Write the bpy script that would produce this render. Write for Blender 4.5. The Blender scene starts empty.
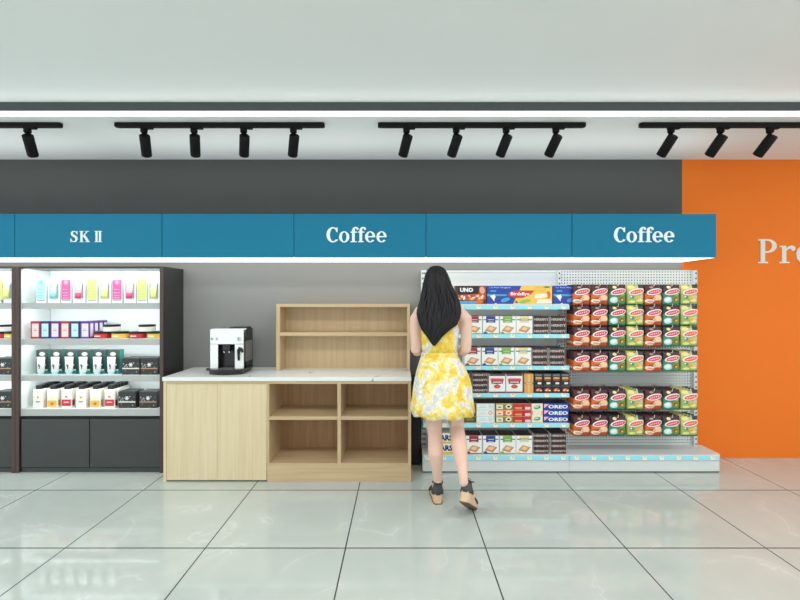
import bpy, bmesh, math, random
from math import sin, cos, pi, radians
from mathutils import Vector, Matrix
random.seed(7)
C = bpy.context.scene.collection
H, F = 1.416, 460.0                      # eye height (m), focal length (px)
def PX(x, Y): return (x - 400.0) * Y / F
def PZ(y, Y): return H - (y - 300.0) * Y / F

# ------------------------------------------------------------------ materials
MATS = {}
def lin(h):
    h = h.lstrip('#'); out = []
    for i in (0, 2, 4):
        c = int(h[i:i+2], 16) / 255
        out.append(c / 12.92 if c <= .04045 else ((c + .055) / 1.055) ** 2.4)
    return out + [1.0]
def mat(name, col, rough=.5, metal=0.0, var=.06, scale=30, spec=.5, emit=0.0, bump=0.0, coat=0.0):
    m = bpy.data.materials.new(name); m.use_nodes = True
    nt = m.node_tree; b = nt.nodes['Principled BSDF']
    c = lin(col)
    tc = nt.nodes.new('ShaderNodeTexCoord'); n = nt.nodes.new('ShaderNodeTexNoise')
    n.inputs['Scale'].default_value = scale; n.inputs['Detail'].default_value = 3
    nt.links.new(tc.outputs['Object'], n.inputs['Vector'])
    mx = nt.nodes.new('ShaderNodeMix'); mx.data_type = 'RGBA'
    mx.inputs[6].default_value = [v * (1 - var) for v in c[:3]] + [1]
    mx.inputs[7].default_value = [min(1, v * (1 + var)) for v in c[:3]] + [1]
    nt.links.new(n.outputs['Fac'], mx.inputs[0]); nt.links.new(mx.outputs[2], b.inputs['Base Color'])
    b.inputs['Roughness'].default_value = rough; b.inputs['Metallic'].default_value = metal
    b.inputs['Specular IOR Level'].default_value = spec; b.inputs['Coat Weight'].default_value = coat
    if emit:
        b.inputs['Emission Color'].default_value = c; b.inputs['Emission Strength'].default_value = emit
    if bump:
        bp = nt.nodes.new('ShaderNodeBump'); bp.inputs['Strength'].default_value = bump; bp.inputs['Distance'].default_value = .002
        nt.links.new(n.outputs['Fac'], bp.inputs['Height']); nt.links.new(bp.outputs[0], b.inputs['Normal'])
    MATS[name] = m; return m
def nodes_of(name):
    m = MATS[name]; return m.node_tree, m.node_tree.nodes['Principled BSDF']

def ramp(nt, pts, interp='LINEAR'):
    r = nt.nodes.new('ShaderNodeValToRGB'); e = r.color_ramp.elements
    r.color_ramp.interpolation = interp
    while len(e) < len(pts): e.new(.5)
    for el, (p, c) in zip(e, pts):
        el.position = p; el.color = lin(c) if isinstance(c, str) else c
    return r

def wood(name, dark, mid, light, rough=.45, axis='Z'):
    mat(name, mid, rough); nt, b = nodes_of(name)
    tc = nt.nodes.new('ShaderNodeTexCoord'); mp = nt.nodes.new('ShaderNodeMapping')
    mp.inputs['Scale'].default_value = {'Z': (38, 38, 1.6), 'X': (1.6, 38, 38)}[axis]
    nt.links.new(tc.outputs['Object'], mp.inputs[0])
    n = nt.nodes.new('ShaderNodeTexNoise'); n.inputs['Scale'].default_value = 1; n.inputs['Detail'].default_value = 6
    n.inputs['Distortion'].default_value = .6
    nt.links.new(mp.outputs[0], n.inputs['Vector'])
    r = ramp(nt, [(.3, dark), (.5, mid), (.72, light)])
    nt.links.new(n.outputs['Fac'], r.inputs[0]); nt.links.new(r.outputs[0], b.inputs['Base Color'])
    bp = nt.nodes.new('ShaderNodeBump'); bp.inputs['Strength'].default_value = .1; bp.inputs['Distance'].default_value = .001
    nt.links.new(n.outputs['Fac'], bp.inputs['Height']); nt.links.new(bp.outputs[0], b.inputs['Normal'])

def math_node(nt, op, a, b=None):
    n = nt.nodes.new('ShaderNodeMath'); n.operation = op
    for i, v in enumerate((a, b)):
        if v is None: continue
        if isinstance(v, (int, float)): n.inputs[i].default_value = v
        else: nt.links.new(v, n.inputs[i])
    return n.outputs[0]

# setting
mat('wall_grey', '#565857', .8, spec=.2, var=.02, scale=4)
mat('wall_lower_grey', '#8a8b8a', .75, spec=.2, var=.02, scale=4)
mat('wall_orange', '#ea7826', .7, spec=.2, var=.02, scale=3)
mat('ceiling_white', '#f1f4f3', .8, var=.01, scale=2)
mat('ceiling_soffit', '#e6e9e7', .8, var=.01, scale=2)
mat('fascia_grey', '#474d4d', .6)
mat('led_white', '#ffffff', emit=3.2)
mat('sign_led', '#fdfdf8', emit=1.6)
mat('sign_blue', '#1a7797', .5, var=.03, scale=3, spec=.15)
mat('sign_seam', '#12607f', .5)
mat('letter_white', '#e6f5fa', .4, var=.01)
mat('letter_grey', '#dddcd2', .5, var=.01)
mat('black_metal', '#060606', .6, spec=.2)
mat('lens_dark', '#25282a', .15)
# floor: 0.8 m polished marble tiles
mat('floor_tile', '#b9c2bd', .1); nt, b = nodes_of('floor_tile')
tc = nt.nodes.new('ShaderNodeTexCoord'); sp = nt.nodes.new('ShaderNodeSeparateXYZ')
nt.links.new(tc.outputs['Object'], sp.inputs[0])
def line(out, off, w):
    f = math_node(nt, 'FRACT', math_node(nt, 'DIVIDE', math_node(nt, 'ADD', out, 80 - off), .8))
    return math_node(nt, 'GREATER_THAN', math_node(nt, 'ABSOLUTE', math_node(nt, 'SUBTRACT', f, .5)), .5 - w / .8)
gx = line(sp.outputs[0], -.311, .0036); gy = line(sp.outputs[1], .226, .005)
g = math_node(nt, 'MAXIMUM', gx, gy)
n1 = nt.nodes.new('ShaderNodeTexNoise'); n1.inputs['Scale'].default_value = 1.7; n1.inputs['Detail'].default_value = 7; n1.inputs['Distortion'].default_value = .7
nt.links.new(tc.outputs['Object'], n1.inputs['Vector'])
vein = math_node(nt, 'ABSOLUTE', math_node(nt, 'SUBTRACT', n1.outputs['Fac'], .5))
n3 = nt.nodes.new('ShaderNodeTexNoise'); n3.inputs['Scale'].default_value = 2.3; n3.inputs['Detail'].default_value = 2
nt.links.new(tc.outputs['Object'], n3.inputs['Vector'])
vein = math_node(nt, 'ADD', vein, math_node(nt, 'MAXIMUM', 0.0, math_node(nt, 'MULTIPLY', math_node(nt, 'SUBTRACT', .56, n3.outputs['Fac']), .6)))
rv = ramp(nt, [(0, '#ccd3cf'), (.008, '#c2c9c5'), (.05, '#bec6c1'), (.25, '#b8c1bc')])
nt.links.new(vein, rv.inputs[0])
mx = nt.nodes.new('ShaderNodeMix'); mx.data_type = 'RGBA'; mx.inputs[7].default_value = lin('#2a2d2c')
nt.links.new(g, mx.inputs[0]); nt.links.new(rv.outputs[0], mx.inputs[6]); nt.links.new(mx.outputs[2], b.inputs['Base Color'])
rr = math_node(nt, 'ADD', math_node(nt, 'MULTIPLY', g, .5), .05); nt.links.new(rr, b.inputs['Roughness'])
# fixtures
mat('cabinet_dark', '#3a3d3d', .35, var=.04, scale=6)
mat('cabinet_side', '#2c2d2d', .3, var=.05, scale=4)
mat('brown_edge', '#4a3833', .4)
mat('cabinet_white', '#e9efee', .5, var=.01)
mat('shelf_grey', '#b3b7b6', .5, var=.02)
wood('oak', '#baa17c', '#c4ab86', '#cbb48f')
wood('oak_light', '#d3c09a', '#d9c8a4', '#dfcfae')
wood('oak_shaded', '#9d7750', '#a9835b', '#b38f67')  # same oak, with cubby shade and warm bounce put into the colour
wood('oak_shelf', '#baa17c', '#c4ab86', '#cbb48f', axis='X')
mat('marble', '#e3e6e4', .2); nt, b = nodes_of('marble')
tc = nt.nodes.new('ShaderNodeTexCoord'); n1 = nt.nodes.new('ShaderNodeTexNoise')
n1.inputs['Scale'].default_value = 3.2; n1.inputs['Detail'].default_value = 5; n1.inputs['Distortion'].default_value = 1.2
nt.links.new(tc.outputs['Object'], n1.inputs['Vector'])
v = math_node(nt, 'ABSOLUTE', math_node(nt, 'SUBTRACT', n1.outputs['Fac'], .56))
n3 = nt.nodes.new('ShaderNodeTexNoise'); n3.inputs['Scale'].default_value = 5.5; n3.inputs['Detail'].default_value = 1
nt.links.new(tc.outputs['Object'], n3.inputs['Vector'])
v = math_node(nt, 'ADD', v, math_node(nt, 'MAXIMUM', 0.0, math_node(nt, 'MULTIPLY', math_node(nt, 'SUBTRACT', .6, n3.outputs['Fac']), .5)))
r = ramp(nt, [(0, '#9da2a4'), (.01, '#cdd1d1'), (.03, '#e6e9e7'), (1, '#e9ebe9')])
nt.links.new(v, r.inputs[0]); nt.links.new(r.outputs[0], b.inputs['Base Color'])
mat('gondola_white', '#d4d9d8', .45, var=.01)
mat('slot_dark', '#3a3d3d', .6)
mat('price_cyan', '#9fe2ee', .35, var=.02)
mat('tag_cream', '#f3efd6', .5, var=.03)
mat('tag_red', '#d9544a', .5)
mat('black_panel', '#10100e', .6)
mat('steel', '#c9cccc', .3, metal=.6)
mat('pegboard', '#dadfde', .5); nt, b = nodes_of('pegboard')
tc = nt.nodes.new('ShaderNodeTexCoord'); sp = nt.nodes.new('ShaderNodeSeparateXYZ'); nt.links.new(tc.outputs['Object'], sp.inputs[0])
def cell(o): return math_node(nt, 'SUBTRACT', math_node(nt, 'FRACT', math_node(nt, 'DIVIDE', math_node(nt, 'ADD', o, 40), .0245)), .5)
cx, cz = cell(sp.outputs[0]), cell(sp.outputs[2])
d = math_node(nt, 'ADD', math_node(nt, 'MULTIPLY', cx, cx), math_node(nt, 'MULTIPLY', cz, cz))
hole = math_node(nt, 'LESS_THAN', d, .052)
mx = nt.nodes.new('ShaderNodeMix'); mx.data_type = 'RGBA'; mx.inputs[6].default_value = lin('#dadfde'); mx.inputs[7].default_value = lin('#4a4f4f')
nt.links.new(hole, mx.inputs[0]); nt.links.new(mx.outputs[2], b.inputs['Base Color'])
mat('appliance_white', '#f2f6f5', .25, var=.01)
mat('appliance_black', '#141718', .25)
mat('appliance_grey', '#6b6966', .4)
mat('chrome', '#d5d8d8', .12, metal=1.0)
# person
mat('skin', '#e4bfad', .5, var=.05, scale=9, bump=.05)
nt, b = nodes_of('skin'); b.inputs['Subsurface Weight'].default_value = .12; b.inputs['Subsurface Radius'].default_value = (.02, .008, .004)
mat('hair', '#232124', .5, spec=.3); nt, b = nodes_of('hair')
tc = nt.nodes.new('ShaderNodeTexCoord'); mp = nt.nodes.new('ShaderNodeMapping'); mp.inputs['Scale'].default_value = (130, 130, 5)
nt.links.new(tc.outputs['Object'], mp.inputs[0]); n1 = nt.nodes.new('ShaderNodeTexNoise'); n1.inputs['Scale'].default_value = 1; n1.inputs['Detail'].default_value = 4
nt.links.new(mp.outputs[0], n1.inputs['Vector']); r = ramp(nt, [(.3, '#0d0c0e'), (.6, '#1c191d'), (.8, '#332f38')])
nt.links.new(n1.outputs['Fac'], r.inputs[0]); nt.links.new(r.outputs[0], b.inputs['Base Color'])
bp = nt.nodes.new('ShaderNodeBump'); bp.inputs['Strength'].default_value = .5; bp.inputs['Distance'].default_value = .004
nt.links.new(n1.outputs['Fac'], bp.inputs['Height']); nt.links.new(bp.outputs[0], b.inputs['Normal'])
mat('dress', '#edc83f', .75); nt, b = nodes_of('dress')
tc = nt.nodes.new('ShaderNodeTexCoord'); n1 = nt.nodes.new('ShaderNodeTexNoise'); n1.inputs['Scale'].default_value = 7.5; n1.inputs['Detail'].default_value = 3; n1.inputs['Distortion'].default_value = 1.1
nt.links.new(tc.outputs['Object'], n1.inputs['Vector'])
sp = nt.nodes.new('ShaderNodeSeparateXYZ'); nt.links.new(tc.outputs['Object'], sp.inputs[0])
cz_ = math_node(nt, 'MINIMUM', .13, math_node(nt, 'ADD', -.07, math_node(nt, 'MAXIMUM', 0.0, math_node(nt, 'MULTIPLY', math_node(nt, 'SUBTRACT', sp.outputs[2], .74), 1.1))))
bd = math_node(nt, 'MAXIMUM', 0.0, math_node(nt, 'SUBTRACT', 1.0, math_node(nt, 'DIVIDE', math_node(nt, 'ABSOLUTE', math_node(nt, 'SUBTRACT', sp.outputs[0], cz_)), .10)))
lf = math_node(nt, 'MAXIMUM', 0.0, math_node(nt, 'MULTIPLY', math_node(nt, 'SUBTRACT', -.09, sp.outputs[0]), .9))
val = math_node(nt, 'ADD', math_node(nt, 'ADD', math_node(nt, 'SUBTRACT', n1.outputs['Fac'], .035), math_node(nt, 'MULTIPLY', bd, .15)), lf)
r = ramp(nt, [(.40, '#f0c94a'), (.48, '#f4d968'), (.52, '#f4e7a6'), (.57, '#efece0'), (.64, '#d4d4d2'), (.70, '#efecdc'), (.76, '#f2e8b0')])
nt.links.new(val, r.inputs[0])
n2 = nt.nodes.new('ShaderNodeTexNoise'); n2.inputs['Scale'].default_value = 42; n2.inputs['Detail'].default_value = 2; n2.inputs['Distortion'].default_value = .8
nt.links.new(tc.outputs['Object'], n2.inputs['Vector'])
r2 = ramp(nt, [(.42, (1, 1, 1, 1)), (.6, (.72, .72, .74, 1))])
nt.links.new(n2.outputs['Fac'], r2.inputs[0])
mx = nt.nodes.new('ShaderNodeMix'); mx.data_type = 'RGBA'; mx.blend_type = 'MULTIPLY'; mx.inputs[0].default_value = .6
nt.links.new(r.outputs[0], mx.inputs[6]); nt.links.new(r2.outputs[0], mx.inputs[7]); nt.links.new(mx.outputs[2], b.inputs['Base Color'])
mat('sash', '#edcb58', .7)
mat('shoe_dark', '#3c3f42', .6)
mat('cork', '#d8b795', .6, bump=.1)
mat('outsole', '#6e5446', .7)
mat('eye_white', '#f2f2ee', .2); mat('iris', '#2a1c14', .2); mat('lip', '#b5625c', .4)
# product colours
PAL = dict(white='#f0f2f1', offwhite='#e8e4dc', cream='#efe6cf', paleblue='#bfeaef', aqua='#8adbe0', pink='#e46bad', palepink='#f0b5cf', hotpink='#e44f84',
 lime='#dfe78c', limelight='#e6ec9f', grey='#9aa2a3', midgrey='#6f7779', lightgrey='#cfd6d6', red='#c8303a', deepred='#a12230', maroon='#43161f', wine='#6d1f33',
 navy='#1e2c5e', blue='#24479c', royal='#1a3fa0', skyblue='#4f9fd0', teal='#2f8f8a', purple='#56307f', lilac='#e3d9ef', rose='#f0d3d3', paleteal='#bfe3e8',
 black='#131313', charcoal='#2c2e30', darkgreen='#1f4a44', bottlegreen='#2a3332', green='#5aa046', leaf='#8cb84e', grass='#1f7f4d', yellow='#f2d04a', gold='#e2bd4c',
 butter='#ecdc96', tan='#d9a263', toast='#b9763a', orange='#dd6a2b', rust='#b54a22', salmon='#e8a088', brown='#4a2c20', choc='#3a1f20', silver='#cbbfb9',
 olive='#8a7f3c', darkolive='#5f531f', coral='#e8603f', food='#c8503a', bronze='#b58763', peach='#f0c9a5', sienna='#8a4a2c', sage='#c9c878', moss='#a9b562', fir='#3f8a68', cheese='#f0c25a', pinkred='#d94a60')
for k, v in PAL.items(): mat(k, v, .4, var=.04, scale=60)

# ------------------------------------------------------------------ mesh builder
class MB:
    def __init__(s): s.bm = bmesh.new(); s.m = []
    def mi(s, name):
        if name not in s.m: s.m.append(name)
        return s.m.index(name)
    def face(s, pts, m, smooth=False):
        vs = [s.bm.verts.new(p) for p in pts]
        try: f = s.bm.faces.new(vs)
        except ValueError: return None
        f.material_index = s.mi(m); f.smooth = smooth; return f
    def box(s, x0, y0, z0, x1, y1, z1, m, bevel=0.0, front=None, top=None, side=None):
        ps = [(x0,y0,z0),(x1,y0,z0),(x1,y1,z0),(x0,y1,z0),(x0,y0,z1),(x1,y0,z1),(x1,y1,z1),(x0,y1,z1)]
        v = [s.bm.verts.new(p) for p in ps]; fs = []
        for q, mm in (((0,1,5,4), front), ((1,2,6,5), side), ((2,3,7,6), None), ((3,0,4,7), side), ((4,5,6,7), top), ((3,2,1,0), None)):
            f = s.bm.faces.new([v[i] for i in q]); f.material_index = s.mi(mm or m); fs.append(f)
        if bevel:
            es = list({e for f in fs for e in f.edges})
            bmesh.ops.bevel(s.bm, geom=es, offset=bevel, segments=2, profile=.6, affect='EDGES', clamp_overlap=True)
        return s
    def grid(s, rings, m, closed=True, cap0=True, cap1=True, smooth=True):
        R = [[s.bm.verts.new(p) for p in r] for r in rings]; n = len(R[0]); k = s.mi(m)
        for a, b in zip(R, R[1:]):
            for i in range(n if closed else n - 1):
                j = (i + 1) % n
                f = s.bm.faces.new((a[i], a[j], b[j], b[i])); f.material_index = k; f.smooth = smooth
        for flag, r, rev in ((cap0, R[0], True), (cap1, R[-1], False)):
            if flag and closed:
                f = s.bm.faces.new(r[::-1] if rev else r); f.material_index = k; f.smooth = False
        return s
    def lathe(s, prof, m, cx=0, cy=0, n=24, mats=None):
        for i in range(len(prof) - 1):
            mm = mats[i] if mats else m
            rings = [[(cx + r * cos(2*pi*t/n), cy + r * sin(2*pi*t/n), z) for t in range(n)] for r, z in prof[i:i+2]]
            s.grid(rings, mm, cap0=(i == 0), cap1=(i == len(prof) - 2))
        return s
    def tube(s, pts, rad, m, n=12, caps=True):
        pts = [Vector(p) for p in pts]
        if isinstance(rad, (int, float)): rad = [rad] * len(pts)
        rings = []; ref = None
        for i, p in enumerate(pts):
            t = (pts[min(i+1, len(pts)-1)] - pts[max(i-1, 0)]).normalized()
            if ref is None: ref = Vector((0, 0, 1)) if abs(t.z) < .9 else Vector((1, 0, 0))
            u = (ref - t * ref.dot(t)).normalized(); w = t.cross(u); ref = u
            rings.append((p, u, w, t, rad[i]))
        out = []
        def ring(p, u, w, r): return [p + u * (r * cos(2*pi*k/n)) + w * (r * sin(2*pi*k/n)) for k in range(n)]
        p, u, w, t, r = rings[0]
        if caps == 'round':
            for a in (80, 50, 25): out.append(ring(p - t * (r * sin(radians(a))), u, w, r * cos(radians(a))))
        for p, u, w, t, r in rings: out.append(ring(p, u, w, r))
        if caps == 'round':
            for a in (25, 50, 80): out.append(ring(p + t * (r * sin(radians(a))), u, w, r * cos(radians(a))))
        s.grid(out, m); return s
    # flat graphics on a face that looks towards -y
    def rect(s, x0, z0, x1, z1, y, m): s.face([(x0,y,z0),(x1,y,z0),(x1,y,z1),(x0,y,z1)], m); return s
    def poly(s, pts, y, m):
        f = s.face([(x, y, z) for x, z in pts], m)
        if f:
            f.normal_update()
            if f.normal.y > 0: f.normal_flip()
        return s
    def ell(s, cx, cz, rx, rz, y, m, rot=0, n=24, surf=None, rings=1):
        c, q = cos(rot), sin(rot); prev = None
        for k in range(rings, 0, -1):
            a = k / rings; cur = []
            for t in range(n):
                ex, ez = a * rx * cos(2*pi*t/n), a * rz * sin(2*pi*t/n)
                px, pz = cx + ex * c - ez * q, cz + ex * q + ez * c
                cur.append(s.bm.verts.new((px, surf(px, pz) + y if surf else y, pz)))
            if prev:
                for t in range(n):
                    f = s.bm.faces.new((prev[t], prev[(t+1) % n], cur[(t+1) % n], cur[t])); f.material_index = s.mi(m); f.smooth = True
            prev = cur
        f = s.bm.faces.new(prev); f.material_index = s.mi(m); f.smooth = True
        return s
    def text(s, body, x0, x1, z0, z1, y, m, bold=.02):
        vs, fs = text_geo(body, bold)
        mnx, mxx = min(v[0] for v in vs), max(v[0] for v in vs); mnz, mxz = min(v[1] for v in vs), max(v[1] for v in vs)
        V = [s.bm.verts.new((x0 + (a - mnx) / (mxx - mnx) * (x1 - x0), y, z0 + (b - mnz) / (mxz - mnz) * (z1 - z0))) for a, b in vs]
        for q in fs:
            try: f = s.bm.faces.new([V[i] for i in q]); f.material_index = s.mi(m)
            except ValueError: pass
        return s
    def build(s, name, parent=None, loc=None):
        me = bpy.data.meshes.new(name); s.bm.normal_update(); s.bm.to_mesh(me); s.bm.free()
        for k in s.m: me.materials.append(MATS[k])
        o = bpy.data.objects.new(name, me); C.objects.link(o)
        if parent: o.parent = parent
        if loc: o.location = loc
        return o
_TC = {}
def text_geo(body, bold):
    if (body, bold) not in _TC:
        cu = bpy.data.curves.new('writing', 'FONT'); cu.body = body; cu.offset = bold; cu.resolution_u = 2; cu.fill_mode = 'FRONT'
        o = bpy.data.objects.new('writing', cu); C.objects.link(o)
        me = bpy.data.meshes.new_from_object(o.evaluated_get(bpy.context.evaluated_depsgraph_get()))
        _TC[(body, bold)] = ([(v.co.x, v.co.y) for v in me.vertices], [list(p.vertices) for p in me.polygons])
        bpy.data.objects.remove(o); bpy.data.curves.remove(cu); bpy.data.meshes.remove(me)
    return _TC[(body, bold)]

def tag(o, label, cat, group=None):
    o['label'] = label; o['category'] = cat
    if group: o['group'] = group
    return o
def thing(name, label, cat, loc=(0,0,0), group=None, rz=0):
    o = bpy.data.objects.new(name, None); C.objects.link(o); o.location = loc; o.rotation_euler = (0, 0, rz)
    o.empty_display_size = .05
    return tag(o, label, cat, group)
def struct(o): o['kind'] = 'structure'; return o
def dup(src, loc, label=None, group=None):
    r = src.copy(); C.objects.link(r); r.location = loc
    for ch in list(src.children):
        c = ch.copy(); C.objects.link(c); c.parent = r
        for g in list(ch.children):
            d = g.copy(); C.objects.link(d); d.parent = c
    if label: r['label'] = label
    if group: r['group'] = group
    return r
class Kind:
    """first use gives the built thing itself, later uses copies"""
    def __init__(s, maker): s.maker = maker; s.src = None
    def put(s, loc, label, group):
        if s.src is None:
            s.src = s.maker(); s.src.location = loc; s.src['label'] = label
            if group: s.src['group'] = group
            return s.src
        return dup(s.src, loc, label, group)
ORD = ['first', 'second', 'third', 'fourth', 'fifth', 'sixth', 'seventh', 'eighth']

# ------------------------------------------------------------------ setting
WY = 4.12; SOF = 3.128
struct(MB().box(-7, -6, -.1, 7, WY, 0, 'floor_tile').build('floor'))
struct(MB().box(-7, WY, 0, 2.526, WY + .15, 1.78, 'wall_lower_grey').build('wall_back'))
struct(MB().box(-7, WY, 1.78, 2.526, WY + .15, 2.674, 'wall_grey').build('wall_back_upper'))
struct(MB().box(2.526, WY, 0, 7, WY + .15, 2.674, 'wall_orange').build('wall_right'))
struct(MB().box(-7, -6, 2.762, 7, SOF, 2.9, 'ceiling_white').build('ceiling'))
struct(MB().box(-7, SOF + .02, 2.674, 7, WY + .15, 2.9, 'ceiling_soffit').build('ceiling_soffit'))
zt, zb = PZ(102, SOF), PZ(111.2, SOF)
struct(MB().box(-7, SOF, zb, 7, SOF + .02, 2.9, 'fascia_grey').build('trim_1'))
o = MB().box(-7, SOF, PZ(115, SOF) - .002, 7, SOF + .02, zb, 'led_white').build('light_strip')
tag(o, 'long white glowing light strip along the edge of the lowered ceiling', 'light')

# ------------------------------------------------------------------ serif lettering
class Glyphs(MB):
    def __init__(s, x, z, sx, sz, y, m, depth=.007): super().__init__(); s.a = (x, z, sx, sz, y, m, depth)
    def P(s, pts):
        x, z, sx, sz, y, m, d = s.a; s.k = getattr(s, 'k', 0) + 1; d += s.k * .00004
        q = [(x + a * sx, z + b * sz) for a, b in pts]
        ar = sum(q[i][0] * q[(i+1) % len(q)][1] - q[(i+1) % len(q)][0] * q[i][1] for i in range(len(q)))
        if ar < 0: q = q[::-1]
        f = [s.bm.verts.new((a, y - d, b)) for a, b in q]; k = [s.bm.verts.new((a, y, b)) for a, b in q]; n = len(q); i0 = s.mi(m)
        s.bm.faces.new(f).material_index = i0
        for i in range(n):
            j = (i + 1) % n; s.bm.faces.new((f[j], f[i], k[i], k[j])).material_index = i0
    def R(s, x0, z0, x1, z1): s.P([(x0,z0),(x1,z0),(x1,z1),(x0,z1)])
    def arc(s, cx, cz, ro, ri, a0, a1, n=14, dx=0, wz=None):
        for i in range(n):
            t = [radians(a0 + (a1 - a0) * k / n) for k in (i, i + 1)]
            s.P([(cx + ro[0]*cos(t[0]), cz + ro[1]*sin(t[0])), (cx + ro[0]*cos(t[1]), cz + ro[1]*sin(t[1])),
                 (cx + dx + ri[0]*cos(t[1]), cz + ri[1]*sin(t[1])), (cx + dx + ri[0]*cos(t[0]), cz + ri[1]*sin(t[0]))])
    def stroke(s, pts, ws):
        L = []
        for i, (x, z) in enumerate(pts):
            a, b = pts[max(i-1, 0)], pts[min(i+1, len(pts)-1)]
            dx, dz = b[0]-a[0], b[1]-a[1]; l = math.hypot(dx, dz) or 1
            nx, nz = -dz/l*ws[i]/2, dx/l*ws[i]/2
            L.append(((x+nx, z+nz), (x-nx, z-nz)))
        for p, q in zip(L, L[1:]): s.P([p[0], q[0], q[1], p[1]])
    def move(s, dx): x, z, sx, sz, y, m, d = s.a; s.a = (x + dx * sx, z, sx, sz, y, m, d)
    def gC(s):
        s.arc(.42, .5, (.42, .515), (.225, .435), 48, 318, 26, dx=.03); s.P([(.66,.68),(.73,.68),(.73,1.0),(.68,1.0),(.62,.9),(.6,.82)]); s.P([(.62,.12),(.76,.2),(.74,.12),(.68,.06)]); s.move(.83)
    def go(s): s.arc(.34, .36, (.34, .375), (.15, .31), 0, 360, 26); s.move(.74)
    def ge(s):
        s.arc(.34, .36, (.34, .375), (.15, .31), 0, 322, 26); s.R(.15, .33, .67, .41); s.move(.75)
    def gf(s):
        s.R(.12, .04, .3, .8); s.R(.02, 0, .42, .065); s.R(.02, .645, .44, .715)
        s.arc(.36, .78, (.24, .25), (.06, .165), 180, 55, 10); s.ell_(.48, .9, .075, .08); s.move(.49)
    def ell_(s, cx, cz, rx, rz): s.P([(cx + rx*cos(2*pi*t/14), cz + rz*sin(2*pi*t/14)) for t in range(14)])
    def gS(s):
        pts = [(.56,.76),(.5,.9),(.36,.965),(.2,.93),(.13,.78),(.19,.64),(.35,.53),(.5,.42),(.55,.25),(.46,.09),(.3,.03),(.14,.08),(.07,.24)]
        s.stroke(pts, [.05,.07,.07,.12,.17,.19,.2,.2,.17,.12,.07,.07,.05]); s.R(.55,.68,.6,.99); s.R(.03,.0,.08,.32); s.move(.785)
    def gK(s):
        s.R(.1, 0, .29, 1); s.R(0, 0, .4, .05); s.R(0, .95, .4, 1)
        s.P([(.29,.38),(.29,.5),(.68,.96),(.78,.96)]); s.P([(.38,.52),(.52,.66),(.95,.04),(.72,.04)]); s.R(.58,0,1.03,.05); s.R(.55,.95,.9,1); s.move(1.448)
    def gII(s):
        for d in (0, .33): s.R(.1 + d, 0, .27 + d, 1)
        s.R(0, 0, .7, .05); s.R(0, .95, .7, 1); s.move(.8)
    def gP(s):
        s.R(.1, 0, .29, 1); s.R(0, 0, .41, .06); s.R(0, .94, .4, 1); s.arc(.38, .715, (.4, .285), (.2, .215), -90, 90, 14); s.R(.28, .93, .4, 1); s.R(.28, .43, .4, .5); s.move(.9)
    def gr(s):
        s.R(.1, 0, .28, .7); s.R(0, 0, .42, .06); s.R(0, .66, .28, .72); s.arc(.5, .48, (.24, .25), (.22, .12), 170, 60, 9); s.ell_(.57, .61, .09, .105); s.move(.7)

# ------------------------------------------------------------------ overhead sign
SY = 3.67; Sb, St, Sx = PZ(257.6, SY), PZ(214, SY), 2.526
sign = thing('overhead_sign', 'long blue overhead sign band with white lettering and glowing underside', 'sign', (0, SY, Sb))
edges = [-5.25, -4.19] + [PX(x, SY) for x in (14.7, 162, 294, 426, 572)] + [Sx]
m = MB().box(-5.25, .012, .008, Sx, WY - SY - .001, St - Sb - .002, 'sign_seam'); m.build('sign_body', sign)
for a, b_ in zip(edges, edges[1:]):
    MB().box(a + .0025, 0, 0, b_ - .0025, .012, St - Sb, 'sign_blue', .0015).build('sign_panel', sign)
MB().box(Sx - .012, .012, .008, Sx + .0, WY - SY - .001, St - Sb, 'sign_blue').build('sign_end_panel', sign)
MB().box(-5.25, .014, 0, Sx - .004, WY - SY - .002, .008, 'sign_led').build('light_panel', sign)
def coffee(px0):
    k = Glyphs(PX(px0, SY), PZ(242.3, SY) - Sb, .1205, .1185, 0, 'letter_white')
    for q in 'Coffee': getattr(k, 'g' + q)()
    k.build('lettering', sign)['label'] = 'white serif Coffee lettering'
coffee(326.6); coffee(613.6)
k = Glyphs(PX(70.6, SY), PZ(242.2, SY) - Sb, .0955, .089, 0, 'letter_white'); k.gS(); k.a = k.a[:2] + (k.a[2] * .87,) + k.a[3:]; k.gK(); k.gII(); k.build('lettering', sign)['label'] = 'white serif SK II lettering'
k = Glyphs(PX(757.8, WY), PZ(263.3, WY), .212, .217, WY - .0, 'letter_grey', .006); k.gP(); k.gr(); k.go()
tag(k.build('wall_lettering'), 'large pale serif letters Pro on the orange wall', 'lettering')

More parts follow.
